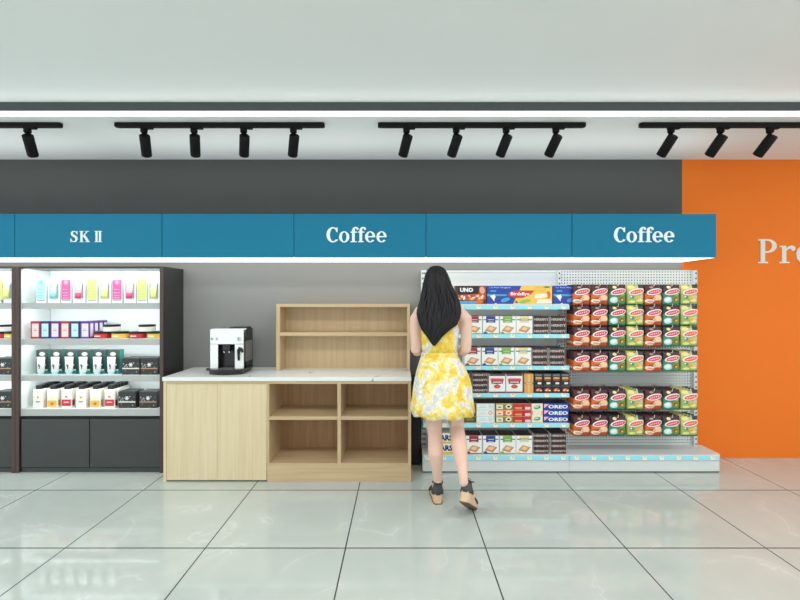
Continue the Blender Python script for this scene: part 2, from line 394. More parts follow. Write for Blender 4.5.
# ------------------------------------------------------------------ track lights
TY = 3.251
def track(x0, x1, label):
    t = thing('lighting_track', label, 'track light rail', (x0, TY, 2.674), 'ceiling lighting tracks')
    L = x1 - x0
    MB().box(0, 0, -.032, L, .036, 0, 'black_metal', .002).build('rail', t)
    for a, b_ in ((-.012, 0), (L, L + .012)): MB().box(a, .002, -.03, b_, .034, -.002, 'black_metal', .002).build('end_cap', t)
track(-3.90, PX(58, TY), 'black ceiling track above the SK II sign, cut by the picture edge')
track(PX(115.5, TY), PX(322.5, TY), 'black ceiling track left of centre carrying four spotlights')
track(PX(379.5, TY), PX(584.5, TY), 'black ceiling track right of centre carrying four spotlights')
track(PX(642.5, TY), 3.17, 'black ceiling track reaching over the orange wall')
ax = Vector((-.033, .087, -.103)).normalized()
def make_spot():
    t = thing('track_spotlight', 'black spotlight', 'spotlight')
    MB().box(-.024, -.014, -.012, .062, .014, 0, 'black_metal', .002).lathe([(.012, -.046), (.024, -.034), (.024, -.012)], 'black_metal', n=18).build('adapter', t)
    MB().tube([(0, 0, -.04), (0, 0, -.082)], .0075, 'black_metal').build('stem', t)
    piv = Vector((.004, .005, -.082)); a0 = piv - ax * .03; a1 = piv + ax * .125
    m = MB(); ts = [(0, .030), (.004, .035), (.150, .035), (.155, .033)]
    z = Vector((0, 0, 1)); q = z.rotation_difference(ax)
    rings = [[a0 + ax * d + q @ Vector((r * cos(2*pi*k/28), r * sin(2*pi*k/28), 0)) for k in range(28)] for d, r in ts]
    m.grid(rings, 'black_metal'); h = m.build('lamp_head', t)
    m = MB(); rings = [[a0 + ax * d + q @ Vector((r * cos(2*pi*k/28), r * sin(2*pi*k/28), 0)) for k in range(28)] for d, r in ((.1545, .028), (.1565, .027))]
    m.grid(rings, 'lens_dark'); m.build('lens', h)
    return t
spot = Kind(make_spot)
places = [(27.5, 'black spotlight on the track above the SK II sign')]
places += [(x, f'black spotlight, {ORD[i]} from left on the track over the wooden counter') for i, x in enumerate((144, 194, 243.7, 293.4))]
places += [(x, f'black spotlight, {ORD[i]} from left on the track above the long haired woman') for i, x in enumerate((406.5, 456.3, 506.1, 555.9))]
places += [(x, f'black spotlight, {ORD[i]} from left on the track reaching the orange wall') for i, x in enumerate((671, 720.5, 770))]
for x, lab in places: spot.put((PX(x, TY + .018), TY + .018, 2.642), lab, 'spotlights on the ceiling tracks')

# ------------------------------------------------------------------ dark display cabinets
CY = 3.765
def cabinet(xl, xr, label):
    W = xr - xl; D = WY - CY - .003; T = PZ(266.3, CY)
    t = thing('display_cabinet', label, 'display cabinet', (xl, CY, 0), 'dark display cabinets')
    for s_, x0 in (('l', 0), ('r', W - .03)):
        p = MB().box(x0, .012, 0, x0 + .03, D, T, 'cabinet_side', .0015).build('side_panel', t)
        MB().box(x0, 0, 0, x0 + .03, .012, T, 'brown_edge', .003).build('edge_trim', p)
        xa, xb = (.03, .034) if s_ == 'l' else (W - .034, W - .03)
        MB().box(xa, .02, .46, xb, D - .02, T - .02, 'cabinet_white').build('inner_liner', p)
    MB().box(.03, .004, T - .018, W - .03, D, T, 'cabinet_side', .0015).build('top_panel', t)
    MB().box(.03, D - .015, .02, W - .03, D - .0, T - .018, 'cabinet_white').build('back_panel', t)
    for y0, y1 in ((303, 309), (339, 345), (375.3, 381.2), (409, 416)):
        z0, z1 = PZ(y1, CY + .022), PZ(y0, CY + .022)
        MB().box(.036, .022, z0, W - .036, D - .016, z1, 'cabinet_white', .001, front='shelf_grey').build('shelf', t)
    zd = PZ(419.3, CY + .01)
    MB().box(.034, .03, .03, W - .034, D - .016, zd + .012, 'black_panel').build('carcass', t)
    c = W / 2 - .005
    for a, b_ in ((.040, c - .004), (c + .004, W - .036)):
        MB().box(a, .012, .04, b_, .03, zd, 'cabinet_dark', .002).build('door', t)
    MB().box(.036, .02, .0, W - .036, .04, .034, 'cabinet_dark').build('plinth', t)
    return t
CX0, CX1 = PX(15.2, CY), PX(163.2, CY)
cabinet(CX0, CX1, 'dark cabinet with lit white shelves of cosmetics beside the wooden counter')
cabinet(CX0 - 1.212, CX0 - .002, 'dark lit cabinet at the picture edge, only its last shelves showing')
def area(name, loc, sx, sy, power, rot=(0,0,0), col=(1,1,1), spread=pi):
    l = bpy.data.lights.new(name, 'AREA'); l.shape = 'RECTANGLE'; l.size = sx; l.size_y = sy; l.energy = power; l.color = col; l.spread = spread
    o = bpy.data.objects.new(name, l); C.objects.link(o); o.location = loc; o.rotation_euler = rot; return o
for x0 in (CX0, CX0 - 1.212):
    for i, z in enumerate((1.665, 1.338, 1.042, .745)):
        area('cabinet_lamp', (x0 + .605, CY + .034, z), 1.1, .02, 2.0 if i else 2.6, (radians(58), 0, 0), (.95, 1, 1))

# ---- cosmetics
E = .0006
def pastel_box(c1, c2, w=.082, h=.194, d=.06):
    def mk():
        m = MB().box(-w/2, 0, 0, w/2, d, h, 'white', .002)
        m.rect(-w*.46, h*.14, w*.46, h*.985, -E, c1)
        m.ell(0, h*.87, w*.2, w*.2, -2*E, c2)
        for zz, ww in ((.56, .3), (.42, .36), (.3, .3), (.2, .34)): m.rect(-w*ww, h*zz, w*ww*.7, h*(zz+.03), -2*E, c2)
        m.rect(-w*.4, h*.09, w*.42, h*.125, -E, 'grey')
        return tag(m.build('skincare_box'), 'box', 'cosmetics box')
    return mk
def window_carton(col, pale, w=.098, h=.185, d=.055):
    def mk():
        t = thing('tube_carton', 'carton', 'cosmetics carton')
        m = MB().box(-w/2, 0, 0, w/2, d, h, 'white', .002); m.rect(-w*.36, h*.2, w*.36, h*.88, -E, 'lightgrey'); m.rect(-w*.36, h*.2, -w*.28, h*.88, -2*E, 'midgrey'); m.rect(w*.28, h*.2, w*.36, h*.88, -2*E, 'grey'); m.build('carton', t)
        m = MB(); rows = [(.2, .024, .009), (.45, .025, .008), (.7, .026, .005), (.86, .027, .0015)]
        m.grid([[(rx*cos(2*pi*k/20), -.002 + ry*(sin(2*pi*k/20) - 1), h*z) for k in range(20)] for z, rx, ry in rows[:2]], col)
        m.grid([[(rx*cos(2*pi*k/20), -.002 + ry*(sin(2*pi*k/20) - 1), h*z) for k in range(20)] for z, rx, ry in rows[1:3]], pale, cap0=False)
        m.grid([[(rx*cos(2*pi*k/20), -.002 + ry*(sin(2*pi*k/20) - 1), h*z) for k in range(20)] for z, rx, ry in rows[2:]], 'lightgrey', cap0=False)
        m.build('tube', t); return t
    return mk
PY = CY + .05                                # product front line on the cabinet shelves
def shz(y): return PZ(y, CY + .022) + .0004
boxk = {n: Kind(pastel_box(*c)) for n, c in dict(blue=('paleblue', 'aqua'), pink=('pink', 'palepink'), lime=('lime', 'limelight')).items()}
cark = {n: Kind(window_carton(*c)) for n, c in dict(blue=('aqua', 'paleblue'), pink=('hotpink', 'palepink'), lime=('lime', 'limelight')).items()}
order = [(41, 54, 'blue', ''), (66, 79, 'pink', 'first '), (92, 105, 'lime', 'first '), (117, 130, 'pink', 'second '), (142, 154, 'lime', 'second ')]
nm = dict(blue='pale blue', pink='pink', lime='lime green')
for xb, xc, n, w_ in order:
    wh = {'': '', 'first ': 'nearer the blue one, ', 'second ': 'nearer the counter, '}[w_]
    boxk[n].put((PX(xb, PY), PY, shz(303)), f'{nm[n]} upright skincare box, {wh}top shelf of full cabinet', 'skincare boxes on the top cabinet shelf')
    cark[n].put((PX(xc, PY), PY, shz(303)), f'window carton showing {nm[n]} tube, {wh}top shelf of full cabinet', 'tube cartons on the top cabinet shelf')
boxk['lime'].put((PX(-1.5, PY), PY, shz(303)), 'lime green skincare box in the cabinet cut by the picture edge', 'skincare boxes on the top cabinet shelf')
cark['lime'].put((PX(8.5, PY) - .012, PY, shz(303)), 'window carton with lime tube in the cabinet cut by the picture edge', 'tube cartons on the top cabinet shelf')
# shelf two: slim framed cartons and jars
def framed(fr, pale, w=.078, h=.144, d=.05):
    def mk():
        m = MB().box(-w/2, 0, 0, w/2, d, h, fr, .0015); m.rect(-w*.36, h*.11, w*.36, h*.87, -E, pale)
        m.face([(w/2 + E, d*.12, h*.11), (w/2 + E, d*.88, h*.11), (w/2 + E, d*.88, h*.87), (w/2 + E, d*.12, h*.87)], pale); m.rect(-w*.2, h*.46, w*.2, h*.5, -2*E, 'grey'); m.rect(-w*.12, h*.55, w*.12, h*.57, -2*E, 'grey'); return tag(m.build('perfume_carton'), 'x', 'perfume carton')
    return mk
fk = {'red': Kind(framed('deepred', 'rose')), 'navy blue': Kind(framed('navy', 'paleteal')), 'purple': Kind(framed('purple', 'lilac'))}
for i, (x, c) in enumerate(zip((35.3, 45, 55, 65, 74.8, 85), ('red', 'navy blue', 'purple') * 2)):
    fk[c].put((PX(x, PY), PY, shz(339)), f'{c} framed perfume carton, {ORD[i]} in the front row from the cabinet divider', 'perfume cartons on the second shelf')
for j in range(3):
    fk['purple'].put((PX(85, PY), PY + .06 * (j + 1), shz(339)), f'purple framed perfume carton {("directly", "two places", "three places")[j]} behind the last one of the front row', 'perfume cartons on the second shelf')
def jar(col, hl=.057):
    def mk():
        t = thing('cream_jar', 'jar', 'cream jar')
        r = .0655
        MB().lathe([(r*.94, 0), (r, .004), (r, hl*.66), (r*.97, hl*.70)], col, n=32).rect(-.03, hl*.3, .02, hl*.42, -r - .0004, 'white').build('jar_body', t)
        MB().lathe([(r, hl*.70), (r, hl*.97), (r*.97, hl)], 'black', n=32).build('lid', t)['label'] = 'black screw lid'
        return t
    return mk
jk = {'red': Kind(jar('red')), 'yellow': Kind(jar('gold')), 'white': Kind(jar('offwhite'))}
JY = PY + .07; g_ = 'cream jars on the second shelf'
for x, c, l in ((103, 'red', 'red cream jar next to the purple perfume cartons'), (120.6, 'yellow', 'yellow cream jar between the two red jars'), (138.2, 'red', 'red cream jar between the two yellow jars')):
    jk[c].put((PX(x, JY), JY, shz(339)), l, g_)
jk['yellow'].put((PX(155.6, JY), JY, shz(339)), 'yellow cream jar against the cabinet side next to the counter', g_)
jk['white'].put((PX(112, JY), JY, shz(339) + .0573), 'white cream jar on top of the jars nearest the purple cartons', g_)
jk['white'].put((PX(147.2, JY), JY, shz(339) + .0573), 'white cream jar on top of the jars nearest the counter', g_)
jk['red'].put((PX(-.5, PY) - .05, JY, shz(339)), 'red cream jar in the cabinet cut by the picture edge', g_)
jk['yellow'].put((PX(9, PY) - .045 + .03, JY + .0, shz(339)), 'yellow cream jar in the cabinet cut by the picture edge', g_)
jk['white'].put((PX(4, PY) - .03, JY, shz(339) + .0573), 'white cream jar stacked in the cabinet cut by the picture edge', g_)
# shelf three: green boxes with a white tube in front
def green_box(w=.108, h=.2, d=.06):
    t = thing('toothpaste_box', 'box', 'toothpaste box')
    m = MB().box(-w/2, 0, 0, w/2, d, h, 'bottlegreen', .002, side='teal'); m.rect(-w*.5, 0, w*.5, h*.12, -E, 'teal'); m.rect(w*.4, 0, w*.5, h, -E, 'darkgreen')
    m.ell(-w*.02, h*.83, w*.24, h*.085, -E, 'grey'); m.ell(-w*.02, h*.83, w*.17, h*.055, -2*E, 'silver'); m.rect(-w*.3, h*.13, w*.4, h*.2, -2*E, 'paleteal'); m.ell(w*.2, h*.38, w*.08, w*.08, -2*E, 'lightgrey')
    m.build('carton', t); return t
def white_tube(h=.145):
    t = thing('cream_tube', 'tube', 'cream tube')
    m = MB(); rows = [(.0, .024, .017), (.018, .024, .017), (.022, .030, .019), (.09, .033, .013), (h-.01, .036, .0035), (h, .036, .002)]
    ring = lambda z, rx, ry: [(rx*cos(2*pi*k/22), ry*sin(2*pi*k/22), z) for k in range(22)]
    m.grid([ring(*r_) for r_ in rows[2:]], 'white'); m.poly([(-.004, .05), (.002, .045), (.008, .085), (.0, .08)], -.0185, 'charcoal'); m.poly([(-.01, .07), (-.004, .065), (-.002, .09), (-.008, .092)], -.0175, 'charcoal'); m.build('tube_body', t)
    MB().grid([ring(*r_) for r_ in rows[:3]], 'paleteal').build('cap', t); return t
gk, tk = Kind(green_box), Kind(white_tube)
for i, x in enumerate((42.7, 56.9, 71, 85, 99.2, 113.5)):
    gk.put((PX(x - .2, PY + .045), PY + .045, shz(375.3)), f'dark green carton with oval emblem, {ORD[i]} from the cabinet divider', 'green cartons on the third shelf')
    tk.put((PX(x - 3.6, PY), PY + .0195, shz(375.3)), f'white squeeze tube standing before the {ORD[i]} green carton from the divider', 'white tubes on the third shelf')
def floral_box(stripe, w=.143, h=.138, d=.13):
    def mk():
        t = thing('gift_box', 'box', 'gift box'); hb = h * .8
        m = MB().box(-w/2, 0, 0, w/2, d, hb, 'charcoal', .002); m.rect(-w/2 + .001, h*.34, w/2 - .001, h*.41, -E, stripe)
        rnd = random.Random(3)
        for _ in range(34):
            a, b_ = rnd.uniform(-.46, .46) * w, rnd.uniform(.05, .75) * h
            if .3 * h < b_ < .45 * h or (abs(a) < .16 * w and b_ > .4 * h): continue
            m.ell(a, b_, rnd.uniform(.003, .008), rnd.uniform(.002, .005), -E, rnd.choice(('midgrey', 'grey', 'brown', 'silver')), rnd.uniform(0, 3), 8)
        for k_ in range(6): m.ell(.011*cos(k_*pi/3), h*.6 + .011*sin(k_*pi/3), .008, .005, -2*E, 'lightgrey', k_*pi/3, 10)
        m.ell(0, h*.6, .006, .006, -3*E, 'white', n=10); m.build('box_body', t)
        MB().box(-w/2 - .001, -.001, hb, w/2 + .001, d + .001, h, 'charcoal', .003).build('box_lid', t)
        return t
    return mk
fw, fb = Kind(floral_box('offwhite')), Kind(floral_box('bronze'))
for yy, nmx, xs in ((375.3, 'third', (130.8, 149.2)), (409, 'bottom', (126.9, 148))):
    fw.put((PX(xs[0], PY), PY, shz(yy)), f'black floral gift box with white stripe, {nmx} shelf of full cabinet', 'floral gift boxes in the cabinets')
    fb.put((PX(xs[1], PY) - .0, PY, shz(yy)), f'black floral gift box with bronze stripe, {nmx} shelf of full cabinet', 'floral gift boxes in the cabinets')
    fb.put((PX(3.0, PY) - .004, PY, shz(yy)), f'black floral gift box on the {nmx} shelf of the cabinet cut by the edge', 'floral gift boxes in the cabinets')
# shelf four: bottles in depth rows
def bottle(kind):
    def mk():
        t = thing('lotion_bottle', 'bottle', 'lotion bottle'); w, d, hb = .086, .042, .155
        m = MB().box(-w/2, 0, 0, w/2, d, hb, 'offwhite', .006)
        y = -E
        if kind == 0: m.ell(.0, .088, .007, .009, y, 'orange'); m.rect(-.018, .05, .018, .056, y, 'deepred'); m.rect(-.012, .042, .012, .046, y, 'grey'); m.rect(-.008, .125, .008, .129, y, 'grey')
        if kind == 1: m.rect(-w*.44, .01, w*.44, .062, y, 'gold'); m.ell(0, .085, .012, .012, y, 'lime'); m.ell(0, .085, .006, .006, y - E, 'white'); m.ell(0, .035, .014, .012, y - E, 'orange')
        if kind == 2: m.rect(-w*.44, .016, w*.44, .07, y, 'red'); m.rect(-.022, .044, .022, .052, y - E, 'rose'); m.ell(-.006, .095, .008, .006, y, 'red'); m.ell(.006, .09, .006, .005, y, 'food')
        for s_ in (1,):
            x = w/2 + E
            c_ = ('peach', 'bronze', 'wine')[kind]
            m.face([(x, .008, .016), (x, d - .008, .016), (x, d - .008, .066), (x, .008, .066)], c_)
        m.build('bottle_body', t)
        MB().box(-.02, .002, hb - .002, .026, d - .002, hb + .034, 'black', .003).build('cap', t)['label'] = 'black flip cap'
        return t
    return mk
bk = [Kind(bottle(i)) for i in range(3)]
bn = ('plain white', 'yellow banded', 'red banded')
for i, x in enumerate((36.7, 51, 65.3, 79.7, 94, 108.5)):
    for j in range(5):
        bk[i % 3].put((PX(x + .5, PY), PY + .007 + .046 * j, shz(409)), f'{bn[i % 3]} lotion bottle, {ORD[j]} from the front in the {ORD[i]} column from the divider', 'lotion bottles on the bottom shelf')

# ------------------------------------------------------------------ wooden counter
KY = 3.58; KL, KR, KT = -1.842, .086, .816
def kx(px): return PX(px, KY)
cnt = thing('coffee_counter', 'light oak counter with marble top, closed left end and four open cubbies', 'counter', (0, KY, 0))
D = WY - KY - .004
MB().box(KL - .004, -.01, PZ(381, KY), KR + .002, D, KT, 'marble', .003).build('countertop', cnt)['label'] = 'white marble top with grey veins'
zt = PZ(381, KY) - .0005
MB().box(KL, 0, 0, KL + .022, D, zt, 'oak_light', .0015).build('side_panel', cnt)
MB().box(KR - .022, 0, 0, KR, D, zt, 'oak', .0015).build('side_panel', cnt)
MB().box(KL + .022, .0, zt - .022, KR - .022, .03, zt, 'oak_shelf', .001).build('top_rail', cnt)
zi = PZ(463.3, KY)
MB().box(kx(267), .0, 0, KR - .022, .02, zi - .02, 'oak_shelf', .001).build('plinth', cnt)
MB().box(kx(267), .0, zi - .02, KR - .022, .39, zi, 'oak_shelf', .001).build('bottom_shelf', cnt)
MB().box(KL + .022, .39, .0, KR - .022, .405, zt, 'oak_shaded').build('back_panel', cnt)
MB().box(kx(266.6), 0, zi, kx(269.2), .39, zt - .022, 'oak', .001).build('divider', cnt)
MB().box(kx(337.4), 0, zi, kx(340.8), .39, zt - .022, 'oak', .001).build('divider', cnt)
for a, b_ in ((269.2, 337.4), (340.8, 408.2)):
    MB().box(kx(a), .004, PZ(420, KY), min(kx(b_), KR - .022), .39, PZ(416.6, KY), 'oak_shelf', .001).build('shelf', cnt)
xm = kx(217)
MB().box(KL + .0235, .004, .012, xm - .0007, .03, zt - .024, 'oak_light', .001).build('door', cnt)
MB().box(xm + .0007, .004, .012, kx(266.4), .03, zt - .024, 'oak_light', .001).build('door', cnt)
tag(MB().box(KR + .008, 3.945, 0, .178, 3.965, .775, 'black_panel', .012).build('gap_slab'), 'narrow black upright slab in the gap between counter and shelving', 'panel')  # black upright slab between counter and gondola

# hutch on the counter
HY = 3.90; hl, hr, hb, ht = PX(276, HY), .084, KT + .0005, PZ(304, HY)
hu = thing('countertop_shelf_unit', 'open two tier oak shelf unit standing on the marble counter', 'shelf unit', (0, HY, hb))
hh = ht - hb; w = .033; D = WY - HY - .006
MB().box(hl, 0, 0, hl + w, D, hh, 'oak', .0015).build('side_panel', hu)
MB().box(hr - w * .72, 0, 0, hr, D, hh, 'oak', .0015).build('side_panel', hu)
MB().box(hl + w, 0, hh - .026, hr - w*.72, D, hh, 'oak_shelf', .0015).build('top_panel', hu)
MB().box(hl + w, D - .012, 0, hr - w*.72, D, hh - .026, 'oak').build('back_panel', hu)
MB().box(hl + w, .002, PZ(336, HY) - hb, hr - w*.72, D - .012, PZ(332.4, HY) - hb, 'oak_shelf', .0015).build('shelf', hu)

# coffee machine
MY = 3.735
cm = thing('coffee_machine', 'white fronted espresso machine with black sides on the marble counter', 'coffee machine', (PX(226.5, MY), MY, KT))
W2 = .134; TH = .364
m = MB(); N = 12
def front_y(x): return .016 * (x / W2) ** 2 - .012
# white front shell: frame around the niche, front gently bowed
def slab(m, x0, x1, z0, z1, depth, mt, n=8):
    A = [x0 + (x1 - x0) * i / n for i in range(n + 1)]
    ring = lambda z: [(x, front_y(x), z) for x in A] + [(x, depth, z) for x in A[::-1]]
    m.grid([ring(z0), ring(z1)], mt, smooth=False)
nx0, nx1, nz0, nz1 = PX(218.3, MY) - cm.location.x, PX(235.2, MY) - cm.location.x, .055, PZ(344.3, MY) - KT
slab(m, -W2, nx0, .045, nz1, .07, 'appliance_white'); slab(m, nx1, W2, .045, nz1, .07, 'appliance_white')
slab(m, -W2, W2, nz1 + .004, TH - .006, .1, 'appliance_white', 14); slab(m, -W2 + .004, W2 - .004, TH - .006, TH, .1, 'appliance_white', 14)
slab(m, -W2 + .002, W2 - .002, nz1, nz1 + .004, .07, 'midgrey', 14)
m.build('front_housing', cm)['label'] = 'white bowed front housing'
m = MB().box(-W2 + .002, .07, .01, W2, .25, TH - .004, 'appliance_black', .004); m.box(nx0, .06, .05, nx1, .07, nz1, 'appliance_black').box(nx0 - .001, front_y(nx0) + .004, .046, nx0 + .003, .07, nz1, 'appliance_black').box(nx1 - .003, front_y(nx1) + .004, .046, nx1 + .001, .07, nz1, 'appliance_black').box(nx0, .0, nz1 - .004, nx1, .07, nz1 - .0005, 'appliance_black'); m.box(W2 - .03, .022, .01, W2, .072, TH - .008, 'appliance_black', .002)
b0 = m.build('rear_housing', cm); b0['label'] = 'black side and rear housing'
MB().box(W2, .05, .09, W2 + .003, .225, .26, 'appliance_grey', .001).build('side_cover', b0)
MB().box(-.02, .11, TH - .004, W2 - .01, .24, TH + .01, 'appliance_black', .004).build('bean_hopper_lid', cm)
m = MB(); ring = lambda z, g: [( (W2 + .02 + g) * x_, -.055 * (1 - x_ * x_) - .03 + .0 - g, z) for x_ in [-1 + i / 8 for i in range(17)]] + [(W2 + .02 + g, .2, z), (-W2 - .02 - g, .2, z)]
m.grid([ring(0, -.02), ring(.03, -.018), ring(.031, 0), ring(.045, 0)], 'appliance_black', smooth=False); dt = m.build('drip_tray', cm)
m = MB()
for i in range(7): m.box(-.055 + i * .018, -.05, .0452, -.046 + i * .018, .05, .047, 'steel')
m.build('tray_grille', dt)
m = MB().box(-.03, -.005, nz1 - .055, .03, .06, nz1, 'appliance_black', .006); sp_ = m.build('spout', cm)
for sx in (-.022, .018): MB().lathe([(.007, nz1 - .075), (.009, nz1 - .055)], 'chrome', cx=sx, cy=.012, n=14).build('nozzle', sp_)
for px_, r_ in ((212.3, .011), (217.6, .011), (239.2, .018)):
    x = PX(px_, MY) - cm.location.x; z = PZ(338.6, MY) - KT; y = front_y(x)
    m = MB(); m.grid([[(x + rr_ * cos(2*pi*k/20), y - dd, z + rr_ * sin(2*pi*k/20)) for k in range(20)] for rr_, dd in ((r_, 0), (r_, .008), (r_ * .8, .012))], 'lightgrey'); m.box(x - .0018, y - .016, z - r_*.7, x + .0018, y - .011, z + r_*.7, 'midgrey'); m.build('knob', cm)
x = PX(240, MY) - cm.location.x; zz = PZ(350, MY) - KT; y = front_y(x)
MB().tube([(x + .024, y - .012, zz - .01), (x + .018, y - .02, zz + .008), (x + .004, y - .024, zz + .014), (x - .003, y - .022, zz), (x - .004, y - .02, zz - .04), (x - .003, y - .018, zz - .075)], [.010, .014, .015, .013, .010, .010], 'appliance_black', caps='round').build('steam_wand', cm)
MB().tube([(-W2 + .01, .2, .012), (-W2 - .05, .19, .006), (-W2 - .08, .16, .0055), (-W2 - .1, .18, .018), (-W2 - .085, .205, .006), (-W2 - .06, .22, .0055), (-.1, .24, .0055)], .005, 'appliance_black', n=8, caps='round').build('power_cord', cm)

# ------------------------------------------------------------------ gondola shelving
GB, GF = 4.03, 3.765; GX0, GX1, GX2 = .186, 1.386, 2.586; GT = PZ(270.5, 4.03)
def upright(par, x0, x1, cols):
    m = MB().box(x0, GB - .03, 0, x1, WY - .004, GT, 'gondola_white', .0015)
    n = 0
    for k in range(34):
        z = GT - .022 - k * .045
        for c in cols: m.rect(c - .0055, z - .012, c + .0055, z + .004, GB - .03 - E, 'slot_dark')
    m.build('upright', par)
def strip(par, x0, x1, z0, z1, y, off=0):
    m = MB().box(x0, y - .006, z0, x1, y, z1, 'price_cyan', .0015); P_ = .139; x = x0 + .035 + off
    while x < x1 - .02:
        m.rect(x - .017, z0 + .003, x + .017, z1 - .003, y - .006 - E, 'tag_cream'); m.rect(x - .002, z1 - .012, x + .006, z1 - .006, y - .006 - 2*E, 'tag_red'); x += P_
    m.build('price_strip', par)
g1 = thing('shelving_gondola', 'white gondola with five shelves of boxed groceries and cyan price strips', 'shelving')
MB().box(GX0 + .04, GB, 0, GX1 - .012, GB + .02, GT, 'gondola_white').box(GX0 + .04, GB - .004, GT - .018, GX1 - .012, GB + .0, GT, 'gondola_white', .002).build('back_panel', g1)
upright(g1, GX0, GX0 + .04, (GX0 + .013, GX0 + .03))
upright(g1, GX1 - .012, GX1 + .014, (GX1 + .001,))
SH = []
for y0, y1 in ((305.9, 309.4), (334.5, 338.2), (366.3, 369.9), (393.7, 397.3), (423.5, 427.4)):
    z0, z1 = PZ(y1, GF), PZ(y0, GF); zs = z1; z1 += .016 if y0 < 310 else 0; SH.append(z1)
    m = MB().box(GX0 + .004, GF, z1 - .012, GX1 - .003, GB - .03, z1, 'gondola_white', .001).box(GX0 + .004, GF, z0, GX1 - .002, GF + .012, z1 - .0125, 'gondola_white')
    s_ = m.build('shelf', g1); strip(s_, GX0 + .004, GX1 - .001, z0, zs + .004, GF)
    for x in (GX0 + .006, GX1 - .008):
        m = MB(); pr = [(GB - .03, z1 - .0125), (GF + .09, z1 - .0125), (GF + .10, z1 - .04), (GB - .03, z1 - .10)]
        m.grid([[(x, a, b_) for a, b_ in pr], [(x + .004, a, b_) for a, b_ in pr]], 'pegboard', smooth=False); m.build('bracket', s_)
DT = PZ(455, GF)
def deck(par, x0, x1, off=0, rnd=0):
    def ring(z, g):
        f = GF + g
        p = [(x0, f, z)]
        if rnd: p += [(x1 - rnd + rnd * sin(a), f + rnd - rnd * cos(a), z) for a in [i * pi / 12 for i in range(7)]]
        else: p += [(x1, f, z)]
        return p + [(x1, GB - .002, z), (x0, GB - .002, z)]
    m = MB(); m.grid([ring(.10, .0), ring(DT - .004, 0), ring(DT, .004)], 'gondola_white', smooth=False); d_ = m.build('base_deck', par)
    m = MB(); m.grid([ring(.012, .004), ring(.0985, .004)], 'gondola_white', smooth=False); m.build('kick_plate', par)
    m = MB(); m.grid([ring(0, .012), ring(.012, .012)], 'slot_dark', smooth=False); m.build('foot', par)
    strip(d_, x0 + .002, x1 - (rnd or .002), PZ(460, GF), DT - .006, GF, off)
deck(g1, GX0, GX1 - .001)
g2 = thing('pegboard_gondola', 'white pegboard gondola hung with snack bags beside the orange wall', 'shelving')
MB().box(GX1 + .015, GB, 0, GX2 - .03, GB + .02, GT, 'pegboard').build('pegboard', g2)
MB().box(GX1 + .015, GB - .004, GT - .01, GX2 - .03, GB + .02, GT + .002, 'gondola_white', .002).build('top_rail', g2)
upright(g2, GX2 - .03, GX2, (GX2 - .012,))
deck(g2, GX1 + .001, 2.636, .02, .035)

